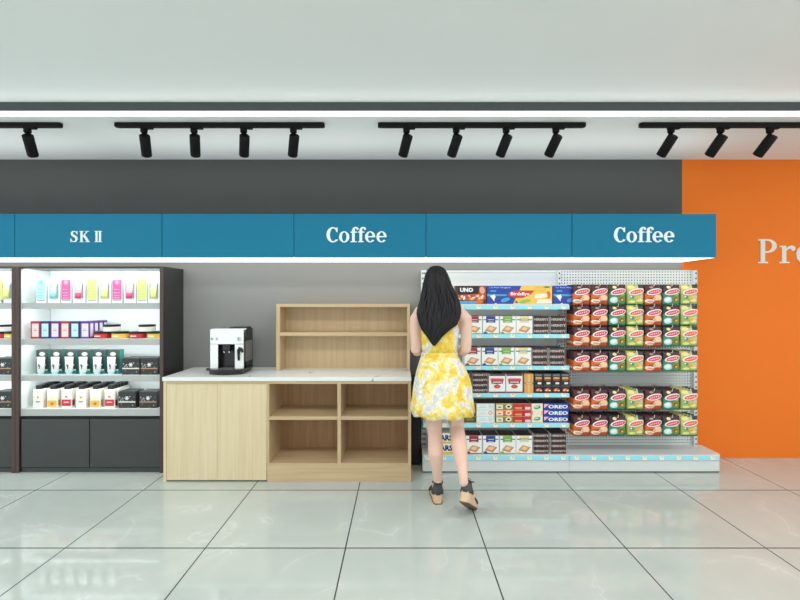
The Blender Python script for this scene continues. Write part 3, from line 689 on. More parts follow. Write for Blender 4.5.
# ---- snack bags
BW, BH = .141, .168
def bag_surf(x, z):
    u = max(0, 1 - (abs(x) / (BW/2)) ** 2.6); v = max(0, 1 - (abs(z - BH/2 + .002) / (BH/2 - .012)) ** 2.4) if abs(z - BH/2 + .002) < BH/2 - .012 else 0
    return -.014 * (u ** .6) * (v ** .6)
def bag(kind):
    def mk():
        m = MB(); nx, nz = 12, 16
        top, low = {'a': ('maroon', 'orange'), 'b': ('maroon', 'fir'), 'c': ('sage', 'moss')}[kind]
        V = {}
        for side in (0, 1):
            for i in range(nx + 1):
                for j in range(nz + 1):
                    x, z = -BW/2 + BW * i / nx, BH * j / nz
                    if side and (i in (0, nx) or j in (0, nz)): V[1, i, j] = V[0, i, j]; continue
                    wob = .0012 * sin(j * 2.1 + i) * (0 if i in (0, nx) else 1)
                    V[side, i, j] = m.bm.verts.new((x, (bag_surf(x, z) + wob) * (1 if side == 0 else -.7), z))
            for i in range(nx):
                for j in range(nz):
                    q = [V[side, i, j], V[side, i+1, j], V[side, i+1, j+1], V[side, i, j+1]]
                    f = m.bm.faces.new(q if side == 0 else q[::-1]); f.smooth = True
                    c = low if j < nz * .52 else top
                    if kind in 'bc' and j < 1: c = 'grass'
                    if kind == 'a' and j < 3 and i > 3: c = 'rust'
                    if kind == 'b' and j >= nz * .52 and i < 2: c = 'bottlegreen'
                    if kind == 'c' and j > nz - 4 and i > 7: c = 'bottlegreen'
                    f.material_index = m.mi(c)
        S = lambda x, z: bag_surf(x, z)
        X = lambda a: (a - .5) * BW
        Z = lambda a: (1 - a) * BH
        def el(a, b_, ra, rb, mt, rot=0, lift=1): m.ell(X(a), Z(b_), ra * BW, rb * BH, -.0016 - .0006 * lift, mt, rot, 24, S, 4)
        if kind == 'a':
            el(.38, .14, .12, .05, 'bronze'); el(.74, .66, .25, .15, 'peach'); el(.3, .6, .25, .07, 'orange'); el(.38, .69, .22, .045, 'sienna', 0, 2); el(.3, .82, .29, .1, 'cream', -.1, 2); el(.33, .84, .2, .05, 'salmon', -.1, 3); el(.72, .86, .24, .08, 'rust', .1, 3); el(.5, .7, .05, .03, 'cream', 0, 3)
        if kind == 'b':
            el(.34, .14, .12, .07, 'butter'); el(.3, .76, .24, .15, 'paleteal'); el(.27, .74, .15, .09, 'white', .3, 2); el(.72, .72, .24, .16, 'olive', 0, 2); el(.74, .73, .14, .09, 'darkolive', 0, 3); el(.76, .75, .08, .05, 'gold', .3, 4); el(.8, .5, .14, .05, 'leaf', .2, 1)
        if kind == 'c':
            el(.25, .14, .2, .09, 'butter'); el(.3, .62, .1, .08, 'teal'); el(.24, .6, .05, .04, 'white', 0, 2); el(.65, .66, .2, .1, 'gold'); el(.3, .85, .2, .07, 'lime', 0, 2); el(.72, .78, .2, .08, 'butter', 0, 2); el(.6, .7, .08, .05, 'tan', 0, 3); el(.85, .6, .1, .1, 'silver', 0, 1)
        el(.545, .36, .46, .15, 'white', .2, 5); el(.56, .36, .40, .105, 'coral' if kind == 'c' else 'pinkred', .2, 6)
        for k_ in range(5):
            a = .32 + k_ * .11; el(a, .405 - k_ * .021, .03, .032, 'rose', -.3, 7)
        m.rect(-.012, BH - .012, .012, BH - .006, -.0012, 'charcoal')
        return tag(m.build('snack_bag'), 'bag', 'snack bag')
    return mk
bags = {c: Kind(bag(c)) for c in 'abc'}; bname = dict(a='maroon and orange', b='maroon and green', c='yellow green')
rows = [284.4, 305.2, 326.2, 351.2, 389.3, 415.6]; rn = ['top row', 'second row', 'third row', 'fourth row', 'fifth row', 'bottom row']
BY = 3.785
def make_hook():
    return None
hook_mesh = None
for j, y in enumerate(rows):
    zt = PZ(y, BY)
    for i, c in enumerate('aabcabc'):
        X = 1.489 + i * .1478
        if hook_mesh is None:
            h_ = MB().tube([(0, 0, .0), (0, -.262, 0), (0, -.268, .004), (0, -.272, .022)], .0028, 'gondola_white', n=8, caps='round').box(-.012, -.004, -.012, .012, 0, .016, 'steel', .001).build('hook', g2, (X, GB, zt - .012)); hook_mesh = h_.data
        else:
            h_ = bpy.data.objects.new('hook', hook_mesh); C.objects.link(h_); h_.parent = g2; h_.location = (X, GB, zt - .012)
        for k_ in range(4):
            pos = ('frontmost', 'second', 'third', 'rearmost')[k_]
            bags[c].put((X, BY + k_ * .044, zt - BH), f'{bname[c]} snack bag, {pos} on the {ORD[i]} peg from the groceries, {rn[j]}', f'snack bags on the pegboard {rn[j]}')

# ---- grocery boxes
def cracker(col, dark, w=.133, h=.149, d=.16):
    def mk():
        m = MB().box(-w/2, 0, 0, w/2, d, h, 'white', .0015, top='brown'); X = lambda a: (a - .5) * w; Z = lambda b_: (1 - b_) * h  # brown top face has the shelf's shade painted in
        m.rect(X(.2), Z(.36), X(.78), Z(.0) - .001, -E, col); m.rect(X(.04), Z(.23), X(.96), Z(.17), -2*E, 'midgrey'); m.rect(X(.22), Z(.25), X(.78), Z(.14), -3*E, dark)
        m.rect(X(.3), Z(.22), X(.7), Z(.18), -4*E, 'lightgrey'); m.rect(X(.34), Z(.33), X(.66), Z(.3), -2*E, 'lightgrey')
        P = [(.12, .78), (.4, .5), (.9, .62), (.62, .9)]
        m.poly([(X(a), Z(b_ + .02)) for a, b_ in P], -E, 'toast'); m.poly([(X(.5 + (a - .5) * .9), Z(.69 + (b_ - .69) * .88)) for a, b_ in P], -2*E, 'tan'); m.poly([(X(.5 + (a - .5) * .5), Z(.69 + (b_ - .69) * .5)) for a, b_ in P], -3*E, 'peach')
        m.rect(X(.02), Z(1), X(.98), Z(.955), -E, dark); m.poly([(X(.04), Z(.95)), (X(.04), Z(.9)), (X(.2), Z(.84)), (X(.3), Z(.95))], -E, col)
        return tag(m.build('cracker_box'), 'box', 'cracker box')
    return mk
crk = {'red': Kind(cracker('deepred', 'wine')), 'blue': Kind(cracker('blue', 'navy')), 'green': Kind(cracker('leaf', 'green')), 'yellow': Kind(cracker('butter', 'grey'))}
def choco(h, w=.127, d=.19):
    def mk():
        m = MB().box(-w/2, 0, 0, w/2, d, h - .0006, 'choc', .0012, side='white')
        m.text("HERSHEY'S", -w*.45, w*.45, h*.3, h*.72, -E, 'silver', .03)
        m.rect(w*.485, 0.001, w*.5, h - .002, -E, 'silver'); return tag(m.build('chocolate_bar_box'), 'box', 'chocolate box')
    return mk
ch3, ch4 = Kind(choco(.0485)), Kind(choco(.0425))
IY = GF + .03
shn = ['second shelf from the top', 'third shelf from the top', 'fourth shelf from the top', 'fifth shelf from the top', 'bottom deck']
LV = ['top', 'second', 'third', 'lowest']
def crackers(zs, xs, where, g):
    for x, c in zip(xs, ('red', 'blue', 'green', 'yellow')):
        crk[c].put((PX(x, IY), IY, zs + .0004), f'white cracker box with {c} label on the {where}', g)
def chocos(kind, h, n, x, zs, where, which):
    for k_ in range(n):
        kind.put((PX(x, IY), IY, zs + .0004 + h * k_), f'chocolate box, {["lowest", "second from bottom", "third from bottom", "topmost"][k_] if k_ < n - 1 else "topmost"} of the {which} stack, {where}', 'dark chocolate bar boxes')
crackers(SH[1], (474.2, 490.9, 507.8, 524.4), shn[0], 'cracker boxes on the gondola')
chocos(ch3, .0485, 3, 541.2, SH[1], shn[0], 'cracker side'); chocos(ch3, .0485, 3, 558.3, SH[1], shn[0], 'pegboard side')
crackers(SH[2], (472.8, 489.8, 506.4, 523.2), shn[1], 'cracker boxes on the gondola')
chocos(ch3, .0485, 3, 540, SH[2], shn[1], 'cracker side'); chocos(ch3, .0485, 3, 557.2, SH[2], shn[1], 'pegboard side')
crackers(DT, (474, 490.9, 507.7, 524.3), shn[4], 'cracker boxes on the gondola')
chocos(ch4, .0425, 4, 541.3, DT, shn[4], 'cracker side'); chocos(ch4, .0425, 4, 558.6, DT, shn[4], 'pegboard side')
chocos(ch4, .0425, 4, 480.2, SH[3], shn[2], 'white box side'); chocos(ch4, .0425, 4, 462.6, SH[3], shn[2], 'dress side')
# top shelf: frozen food boxes
TYF = GF + .045
def uno():
    w, h, d = .258, .15, .1; t = MB().box(-w/2, 0, 0, w/2, d, h, 'brown', .0015); X = lambda a: (a - .5) * w; Z = lambda b_: (1 - b_) * h
    t.rect(X(.08), Z(.47), X(.74), Z(.03), -E, 'black'); t.text('UNO', X(.15), X(.57), Z(.35), Z(.11), -2*E, 'white', .05)
    t.poly([(X(.78), Z(.04)), (X(.99), Z(.04)), (X(.99), Z(.6)), (X(.74), Z(.45))], -E, 'sienna'); t.ell(X(.86), Z(.25), .022, .03, -2*E, 'salmon', .2)
    t.poly([(X(.1), Z(.76)), (X(.08), Z(.52)), (X(.5), Z(.47)), (X(.75), Z(.44)), (X(.95), Z(.5)), (X(.98), Z(.72)), (X(.8), Z(.8)), (X(.5), Z(.82))], -3*E, 'food')
    for a, b_, r_, c in ((.45, .6, .012, 'peach'), (.55, .55, .014, 'red'), (.62, .66, .016, 'cream'), (.7, .58, .014, 'peach'), (.78, .68, .013, 'cheese'), (.86, .62, .015, 'cream'), (.66, .72, .012, 'orange'), (.5, .7, .014, 'cheese'), (.38, .6, .014, 'red'), (.2, .62, .014, 'peach'), (.28, .68, .013, 'cream'), (.15, .7, .012, 'cheese'), (.9, .7, .01, 'orange')): t.ell(X(a), Z(b_), r_ * 1.3, r_ * .7, -4*E, c, a * 5, 14)
    t.rect(X(0), Z(.99), X(.72), Z(.84), -E, 'skyblue'); t.ell(X(.78), Z(.88), .03, .016, -5*E, 'orange'); return tag(t.build('frozen_pizza_box'), 'brown pizza box with white UNO lettering beside the woman', 'pizza box')
uno().location = (PX(486.6, TYF) - .13, TYF, SH[0] + .0004)
def fish():
    w, h, d = .538, .15, .1; t = MB().box(-w/2, 0, 0, w/2, d, h, 'royal', .0015); X = lambda a: (a - .5) * w; Z = lambda b_: (1 - b_) * h
    t.poly([(X(.0), Z(.75)), (X(.0), Z(.4)), (X(.5), Z(.35)), (X(.45), Z(.8))], -E, 'blue'); t.poly([(X(0), Z(.58)), (X(0), Z(.46)), (X(.3), Z(.48)), (X(.3), Z(.56))], -2*E, 'skyblue')
    t.poly([(X(.4), Z(1)), (X(.53), Z(0)), (X(1), Z(0)), (X(1), Z(1))], -2*E, 'cheese'); t.poly([(X(.7), Z(.35)), (X(.74), Z(.02)), (X(.92), Z(.02)), (X(.9), Z(.38))], -3*E, 'gold')
    t.poly([(X(.72), Z(.7)), (X(.74), Z(.47)), (X(.92), Z(.42)), (X(.93), Z(.62)), (X(.82), Z(.7))], -4*E, 'cream'); t.poly([(X(.76), Z(.98)), (X(.77), Z(.76)), (X(.98), Z(.74)), (X(.99), Z(.96))], -4*E, 'cream'); t.ell(X(.94), Z(.5), .02, .03, -3*E, 'orange'); t.ell(X(.58), Z(.86), .05, .014, -3*E, 'leaf', .2)
    t.poly([(X(.86), Z(.1)), (X(.9), Z(.02)), (X(.98), Z(.06)), (X(.94), Z(.12))], -4*E, 'grass'); t.ell(X(.45), Z(.9), .012, .01, -3*E, 'grass')
    t.poly([(X(.31), Z(.45)), (X(.4), Z(.27)), (X(.55), Z(.26)), (X(.73), Z(.27)), (X(.66), Z(.5)), (X(.56), Z(.66)), (X(.43), Z(.68)), (X(.35), Z(.6))], -5*E, 'red'); t.text('BirdsEye', X(.36), X(.65), Z(.58), Z(.36), -6*E, 'white', .03)
    t.text('12 Fish Fingers', X(.04), X(.36), Z(.15), Z(.07), -3*E, 'lightgrey', .01); t.rect(X(.05), Z(.33), X(.14), Z(.25), -3*E, 'skyblue'); t.poly([(X(.04), Z(.56)), (X(.12), Z(.48)), (X(.11), Z(.86))], -3*E, 'white'); t.poly([(X(.03), Z(.55)), (X(.13), Z(.58)), (X(.12), Z(.7))], -4*E, 'white'); t.ell(X(.28), Z(.78), .04, .016, -3*E, 'skyblue', .3); t.ell(X(.13), Z(.98), .01, .003, -3*E, 'white')
    return tag(t.build('fish_finger_box'), 'x', 'frozen food box')
fishk = Kind(fish)
fishk.put((PX(519.6, TYF), TYF, SH[0] + .0004), 'wide blue and yellow frozen food box with whole red oval showing', 'frozen food boxes on the top shelf')
o = fishk.put((PX(519.6, TYF) + .541, TYF, SH[0] + .0004), 'blue frozen food box half hidden behind the front snack bags', 'frozen food boxes on the top shelf')
o.location.x = PX(553, TYF) + .002 + .269; 
# fourth shelf
def snackw():
    w, h, d = .135, .156, .17; t = MB().box(-w/2, 0, 0, w/2, d, h, 'white', .0015, top='wine'); X = lambda a: (a - .5) * w; Z = lambda b_: (1 - b_) * h  # wine top face darkened for shade under the shelf
    t.rect(X(.02), Z(.1), X(.98), Z(.005), -E, 'maroon'); t.ell(X(.5), Z(.25), w*.45, h*.06, -E, 'rose'); t.poly([(X(.08), Z(.34)), (X(.14), Z(.24)), (X(.86), Z(.24)), (X(.92), Z(.34)), (X(.82), Z(.4)), (X(.18), Z(.4))], -2*E, 'pinkred'); t.poly([(X(.15), Z(.5)), (X(.15), Z(.36)), (X(.85), Z(.36)), (X(.85), Z(.5)), (X(.5), Z(.54))], -3*E, 'charcoal'); t.rect(X(.22), Z(.48), X(.78), Z(.39), -4*E, 'silver')
    t.ell(X(.5), Z(.66), w*.2, h*.1, -4*E, 'red'); t.ell(X(.5), Z(.66), w*.13, h*.06, -5*E, 'coral'); t.rect(X(.0), Z(.995), X(1), Z(.93), -E, 'wine'); return tag(t.build('wafer_box'), 'x', 'wafer box')
sk = Kind(snackw)
for x, l in ((497.2, 'white wafer box with red oval beside the chocolate stack'), (514.4, 'white wafer box with red oval beside the tan carton')): sk.put((PX(x, IY), IY, SH[3] + .0004), l, 'wafer boxes on the fourth shelf')
w, h = .077, .158
t = MB().box(-w/2, 0, 0, w/2, .16, h, 'tan', .0015); t.rect(-w*.5, h*.46, w*.5, h*.54, -E, 'midgrey'); t.rect(-w*.3, h*.48, w*.3, h*.52, -2*E, 'lightgrey'); t.rect(-w*.12, h*.02, w*.12, h*.44, -E, 'cheese'); t.rect(-w*.12, h*.56, w*.12, h*.98, -E, 'cheese')
tag(t.build('biscuit_carton', loc=(PX(528.8, IY), IY, SH[3] + .0004)), 'narrow tan biscuit carton with grey band on the fourth shelf', 'biscuit carton')
def darkbox():
    w, h, d = .071, .16, .17; t = MB().box(-w/2, 0, 0, w/2, d, h, 'black', .0015); X = lambda a: (a - .5) * w; Z = lambda b_: (1 - b_) * h
    t.rect(X(.08), Z(.13), X(.9), Z(.03), -E, 'midgrey'); t.ell(X(.5), Z(.28), w*.4, h*.11, -E, 'sienna'); t.rect(X(.14), Z(.36), X(.86), Z(.18), -2*E, 'tan'); t.rect(X(.14), Z(.36), X(.86), Z(.28), -3*E, 'sienna'); t.rect(X(.4), Z(.55), X(.82), Z(.45), -E, 'offwhite'); t.poly([(X(.05), Z(.6)), (X(.4), Z(.55)), (X(.9), Z(.6)), (X(.9), Z(.64)), (X(.05), Z(.64))], -E, 'darkgreen')
    t.poly([(X(.12), Z(.85)), (X(.35), Z(.76)), (X(.6), Z(.74)), (X(.9), Z(.82)), (X(.92), Z(.92)), (X(.2), Z(.93))], -2*E, 'food'); t.ell(X(.4), Z(.85), w*.16, h*.04, -3*E, 'peach', .3); t.ell(X(.75), Z(.88), w*.12, h*.03, -3*E, 'cream'); t.rect(X(0), Z(.67), X(1), Z(.66), -E, 'midgrey'); return tag(t.build('ready_meal_box'), 'x', 'food box')
dk = Kind(darkbox)
for i, x in enumerate((538.6, 547.5, 556.4, 565.3)): dk.put((PX(x, IY), IY, SH[3] + .0004), f'black food box with picture panel, {ORD[i]} after the tan carton', 'black food boxes on the fourth shelf')
# fifth shelf: stacks of three
def flat(name, cat, w, h, base, draw, top, d=.17):  # top: dark colour standing for shade from the shelf above
    def mk():
        t = MB().box(-w/2, 0, 0, w/2, d, h - .0006, base, .0012, top=top); draw(t, w, h); return tag(t.build(name), 'x', cat)
    return Kind(mk)
def d_white(c):
    def f(t, w, h): t.rect(-w*.35, h*.3, w*.05, h*.42, -E, 'lightgrey'); t.rect(-w*.28, h*.55, -w*.02, h*.65, -E, 'paleteal'); t.ell(w*.27, h*.5, w*.12, h*.33, -E, c); t.ell(w*.27, h*.5, w*.07, h*.2, -2*E, 'offwhite'); t.rect(-w*.5, h*.9, w*.5, h*.97, -E, 'paleteal'); t.rect(w*.42, h*.05, w*.47, h*.9, -E, 'paleteal')
    return f
def d_mix(c):
    def f(t, w, h): t.rect(-w*.46, h*.1, -w*.08, h*.8, -E, 'cream'); t.rect(-w*.36, h*.3, -w*.18, h*.5, -2*E, c); t.ell(w*.25, h*.5, w*.18, h*.36, -E, 'cream'); t.ell(w*.25, h*.5, w*.09, h*.16, -2*E, 'charcoal' if c == 'olive' else 'coral'); t.rect(-w*.49, h*.88, w*.49, h*.96, -E, 'butter')
    return f
def d_red(t, w, h): t.rect(w*.18, h*.05, w*.49, h*.45, -E, 'rose'); t.rect(-w*.4, h*.25, w*.0, h*.36, -E, 'cheese'); t.rect(-w*.36, h*.12, w*.0, h*.2, -E, 'gold'); t.poly([(w*.02, h*.06), (w*.17, h*.06), (w*.1, h*.9), (w*.04, h*.9)], -E, 'deepred'); t.rect(-w*.5, h*.92, w*.5, h*.98, -E, 'salmon')
def d_oreo(t, w, h):
    t.poly([(-w*.5, h*.9), (-w*.28, h*.9), (-w*.44, h*.4), (-w*.5, h*.3)], -E, 'palepink'); t.text('OREO', -w*.32, w*.47, h*.2, h*.78, -2*E, 'white', .04); t.poly([(-w*.46, h*.08), (-w*.1, h*.08), (-w*.3, h*.2)], -E, 'navy')
def d_olive(t, w, h): t.rect(-w*.5, h*.86, w*.5, h*.98, -E, 'bronze'); t.rect(-w*.3, h*.3, w*.3, h*.6, -E, 'olive')
h5 = .0525; lv3 = ('lowest', 'middle', 'topmost')
stacks = [
 (flat('biscuit_pack', 'biscuit pack', .098, h5, 'darkolive', d_olive, 'choc'), 470.0, 'dark olive biscuit pack, {} of the stack beside the dress'),
 (None, 485.6, 'white biscuit pack, {} of the all white stack'), (None, 504.3, '{} pack, {} of the stack of oval badges'),
 (flat('biscuit_pack', 'biscuit pack', .146, h5, 'red', d_red, 'maroon'), 521.9, 'red biscuit pack, {} of the all red stack'),
 (flat('biscuit_pack', 'biscuit pack', .203, h5, 'royal', d_oreo, 'navy'), 556.2, 'royal blue biscuit pack, {} of the all blue stack')]
wb, wo = flat('biscuit_pack', 'biscuit pack', .15, h5, 'white', d_white('paleteal'), 'maroon'), flat('biscuit_pack', 'biscuit pack', .15, h5, 'white', d_white('salmon'), 'maroon')
mo, mr = flat('biscuit_pack', 'biscuit pack', .143, h5, 'olive', d_mix('olive'), 'choc'), flat('biscuit_pack', 'biscuit pack', .143, h5, 'coral', d_mix('coral'), 'choc')
for kd, x, lab in stacks:
    for k_ in range(3):
        if x == 485.6: kk = wo if k_ == 1 else wb
        elif x == 504.3: kk = mr if k_ == 1 else mo
        else: kk = kd
        l = lab.format('orange' if k_ == 1 else 'olive', lv3[k_]) if x == 504.3 else lab.format(lv3[k_])
        kk.put((PX(x, IY), IY, SH[4] + .0004 + h5 * k_), l, 'stacked biscuit packs on the fifth shelf')
w, h = .092, .157
t = MB().box(-w/2, 0, 0, w/2, .16, h, 'cream', .0015, top='black')  # black top face paints in shade below the shelf
for zz in (.2, .8): t.ell(0, h*zz, w*.36, h*.13, -E, 'limelight'); t.ell(0, h*zz, w*.3, h*.09, -2*E, 'teal', .2); t.ell(-.005, h*zz + .003, w*.2, h*.04, -3*E, 'paleteal', .2)
for sx in (-1, 1): t.rect(sx*w*.42 - .003, h*.38, sx*w*.42 + .003, h*.62, -E, 'coral')
tag(t.build('cookie_carton', loc=(PX(537.2, IY), IY, SH[4] + .0004)), 'cream cookie carton with two green ovals between red and blue packs', 'cookie carton')
def mars():
    w, h, d = .165, .0835, .15; t = MB().box(-w/2, 0, 0, w/2, d, h, 'white', .0015); t.text('MARS', -w*.44, w*.46, h*.28, h*.86, -E, 'navy', .05); t.rect(-w*.5, 0, w*.5, h*.2, -E, 'gold'); return tag(t.build('candy_box'), 'x', 'candy box')
mk_ = Kind(mars)
for k_ in range(2): mk_.put((PX(443.5, IY), IY, DT + .0004 + .084 * k_), f'white candy box with navy lettering, {("lower", "upper")[k_]} of two seen between the legs', 'candy boxes on the bottom deck')

# ------------------------------------------------------------------ the woman
RX, RY = .30, 3.25
person = thing('person', 'woman seen from behind in yellow floral dress with long dark hair', 'person', (RX, RY, 0))
bm_ = MB()
cx0 = -.022
torso = [(.745, 0, -.005, .10, .085), (.78, 0, -.005, .15, .11), (.84, 0, -.01, .162, .118), (.90, -.006, -.004, .15, .108), (.97, -.016, 0, .126, .092), (1.03, cx0, .002, .115, .083), (1.10, cx0, 0, .12, .088), (1.18, cx0, 0, .13, .098), (1.26, cx0, -.004, .138, .096), (1.32, cx0, -.008, .142, .08), (1.362, cx0, -.008, .115, .062), (1.388, cx0, -.006, .07, .052), (1.41, -.026, -.002, .05, .05), (1.45, -.03, .006, .047, .049), (1.50, -.03, .018, .047, .05)]
def ering(z, x, y, rx, ry, n=32): return [(x + rx * cos(2*pi*k/n), y + ry * sin(2*pi*k/n), z) for k in range(n)]
bm_.grid([ering(*t_) for t_ in torso], 'skin')
def sphere(m, c, r, mt, nu=24, nv=14, tilt=0):
    rings = []
    for j in range(1, nv):
        a = pi * j / nv; rings.append([(c[0] + r[0]*sin(a)*cos(2*pi*k/nu), c[1] + r[1]*sin(a)*sin(2*pi*k/nu), c[2] - r[2]*cos(a)) for k in range(nu)])
    m.grid(rings, mt)
HC = Vector((-.03, .028, 1.562))
sphere(bm_, HC, (.072, .09, .096), 'skin'); sphere(bm_, HC + Vector((0, .03, -.062)), (.052, .056, .056), 'skin'); sphere(bm_, HC + Vector((0, .064, -.1)), (.02, .018, .015), 'skin')
bm_.tube([HC + Vector((0, .088, .002)), HC + Vector((0, .106, -.03)), HC + Vector((0, .1, -.04))], [.008, .013, .011], 'skin', n=10, caps='round')
for s_ in (-1, 1): sphere(bm_, HC + Vector((s_*.072, .004, -.012)), (.011, .02, .031), 'skin', 12, 8)
for s_, sx in ((-1, -.19), (1, .166)):
    xo = sx
    sh = (cx0 + s_*.118, -.008, 1.33)
    bm_.tube([(cx0 + s_*.07, -.008, 1.34), (cx0 + s_*.135, -.01, 1.325), (xo + s_*-.004, -.014, 1.28), (xo, -.016, 1.20), (xo, -.012, 1.12), (xo + s_*.0, .0, 1.068), (xo - s_*.012, .04, 1.05), (xo - s_*.04, .1, 1.05), (xo - s_*.075, .165, 1.062), (xo - s_*.1, .205, 1.072)], [.045, .052, .046, .041, .038, .037, .036, .036, .029, .024], 'skin', n=16, caps='round')
    wr = Vector((xo - s_*.1, .205, 1.072)); dirv = Vector((-s_*.62, .68, .1)).normalized(); up = Vector((0, 0, 1)); lat = dirv.cross(up).normalized()
    # palm (flattened, thumb side up) and five fingers
    pr = []
    for d_, a, b_ in ((0, .022, .017), (.03, .034, .015), (.06, .04, .014), (.083, .038, .012)):
        c_ = wr + dirv * d_; pr.append([c_ + up * (a * cos(2*pi*k/16)) + lat * (b_ * sin(2*pi*k/16)) for k in range(16)])
    bm_.grid(pr, 'skin')
    curl = -lat * s_ * -1
    inward = Vector((-s_ * .3, -.95, 0)).normalized()
    for q, (uo, ln) in enumerate(((.029, .068), (.010, .076), (-.009, .071), (-.027, .055))):
        p0 = wr + dirv * .072 + up * uo; p1 = p0 + dirv * ln * .42; p2 = p1 + (dirv * .62 + inward * .78).normalized() * ln * .34; p3 = p2 + (dirv * .05 + inward).normalized() * ln * .26
        bm_.tube([p0, p1, p2, p3], [.0095, .009, .0083, .007], 'skin', n=10, caps='round')
    t0 = wr + dirv * .022 + up * .02; t1 = t0 + (dirv * .5 + up * .75 + inward * .3).normalized() * .036; t2 = t1 + (dirv * .85 + up * .4 + inward * .3).normalized() * .03
    bm_.tube([t0, t1, t2], [.0125, .0105, .0085], 'skin', n=10, caps='round')
# legs
bm_.tube([(-.07, -.005, .84), (-.075, -.005, .74), (-.068, -.01, .62), (-.06, -.012, .54), (-.054, -.012, .47), (-.052, -.026, .40), (-.051, -.036, .345), (-.046, -.03, .27), (-.038, -.018, .19), (-.034, -.012, .145), (-.034, -.01, .11)], [.08, .08, .068, .058, .051, .053, .0535, .044, .033, .031, .03], 'skin', n=18, caps='round')
bm_.tube([(.07, -.005, .84), (.08, -.0, .74), (.09, .005, .64), (.095, .004, .57), (.1, -.004, .515), (.104, -.06, .455), (.107, -.11, .405), (.11, -.165, .345), (.113, -.215, .29), (.115, -.243, .25), (.116, -.25, .225)], [.08, .078, .067, .058, .051, .053, .0535, .044, .033, .031, .03], 'skin', n=18, caps='round')
# feet
FL = dict(o=Vector((-.036, -.062, 0)), u=Vector((-.04, 1, 0)).normalized(), v=Vector((0, 0, 1)))
u2 = Vector((.079, .165, -.112)).normalized(); w2 = u2.cross(Vector((0, 0, 1))).normalized(); v2 = w2.cross(u2).normalized()
FR = dict(o=Vector((.105, -.318, .122)), u=u2, v=v2)
for f_ in (FL, FR): f_['w'] = f_['u'].cross(f_['v']).normalized()
def fp(f_, a, b_, c_=0): return f_['o'] + f_['u'] * a + f_['v'] * b_ + f_['w'] * c_
for f_ in (FL, FR):
    bm_.tube([fp(f_, .035, .125), fp(f_, .04, .105), fp(f_, .075, .092), fp(f_, .12, .068), fp(f_, .165, .047), fp(f_, .195, .04)], [.03, .033, .032, .03, .026, .018], 'skin', n=14, caps='round')
    for q in range(5): bm_.tube([fp(f_, .185 - abs(q - 1.3) * .004, .036, (q - 2) * .0145), fp(f_, .222 - abs(q - 1.2) * .007, .033, (q - 2) * .0155)], [.0095, .0085], 'skin', n=8, caps='round')
body = bm_.build('body', person)
md = body.modifiers.new('r', 'REMESH'); md.mode = 'VOXEL'; md.voxel_size = .0048; md.use_smooth_shade = True
ms = body.modifiers.new('s', 'SMOOTH'); ms.factor = .5; ms.iterations = 5
dg = bpy.context.evaluated_depsgraph_get(); me = bpy.data.meshes.new_from_object(body.evaluated_get(dg)); body.modifiers.clear(); body.data = me
for p in me.polygons: p.use_smooth = True; p.material_index = 0
if not me.materials: me.materials.append(MATS['skin'])
m = MB()
for s_ in (-1, 1): sphere(m, HC + Vector((s_*.03, .079, .004)), (.011, .008, .0065), 'eye_white', 14, 8); sphere(m, HC + Vector((s_*.03, .0845, .004)), (.005, .004, .005), 'iris', 12, 8)
m.build('eyes', person); m = MB(); sphere(m, HC + Vector((0, .087, -.066)), (.021, .006, .0065), 'lip', 14, 8); m.build('mouth', person)
# hair
HYY = 3.2
rowsH = [(265.2,434,440,.01,.02),(266.6,430.5,443.5,.006,.06),(269,428,446,.0,.085),(272.5,426,448,-.004,.1),(278,424.3,450.3,-.012,.107),(284,423,452,-.022,.106),(292,421.3,455.5,-.04,.092),(300,419.6,459,-.058,.075),(307,417.4,460.3,-.078,.06),(313,416.4,460.2,-.096,.046),(319,417.4,458.4,-.11,.036),(325,419.3,455.6,-.117,.031),(329,420.8,449.5,-.12,.027),(333,424,443.8,-.122,.024),(337,427,440.6,-.123,.021),(341,429.4,437.6,-.122,.016),(344.8,432.2,434.6,-.12,.008)]
def interp(rows_, y):
    for a, b_ in zip(rows_, rows_[1:]):
        if a[0] <= y <= b_[0]:
            t_ = (y - a[0]) / (b_[0] - a[0]); return [p + (q - p) * t_ for p, q in zip(a, b_)]
    return list(rows_[-1])
rings = []; n = 110; ys = [265.2 + (344.8 - 265.2) * (i / 60) ** 1.15 for i in range(61)]
for y in ys:
    _, xl, xr, cy_, ry_ = interp(rowsH, y); z = PZ(y, HYY); a = PX(xl, HYY) - RX; b_ = PX(xr, HYY) - RX; c_ = (a + b_) / 2; r_ = (b_ - a) / 2
    fall = min(1, max(0, (y - 268) / 25)); ring_ = []
    for k_ in range(n):
        th = 2 * pi * k_ / n; ph = th + .16 * sin((y - 265) * .085)
        rid = 1 + fall * (.035 * sin(15 * ph + .05 * y) + .025 * sin(27 * ph - .03 * y + 1) + .02 * sin(9 * ph))
        ring_.append((c_ + r_ * cos(th) * (1 + (rid - 1) * .35), cy_ + ry_ * sin(th) * (1 + (rid - 1) * (1.6 if y > 290 else .9)), z))
    rings.append(ring_)
m = MB().grid(rings, 'hair')
rndh = random.Random(5)
for k_ in range(26):      # loose locks lying over the fall
    x0 = rndh.uniform(-.085, .085); y0 = rndh.uniform(268, 285); L = rndh.uniform(40, 62); pts = []; rad = []
    for i in range(12):
        y = y0 + L * i / 11; _, xl, xr, cy_, ry_ = interp(rowsH, min(y, 343)); c_ = (PX(xl, HYY) + PX(xr, HYY)) / 2 - RX; r_ = (PX(xr, HYY) - PX(xl, HYY)) / 2
        q = max(-.93, min(.93, x0 / .09 + .07 * sin(i * .7 + k_))); pts.append((c_ + r_ * q, cy_ - ry_ * math.sqrt(1 - q * q) * 1.0, PZ(y, HYY))); rad.append(.0065 * sin(pi * (i + .6) / 12.2) + .001)
    m.tube(pts, rad, 'hair', n=7, caps='round')
m.build('hair', person)
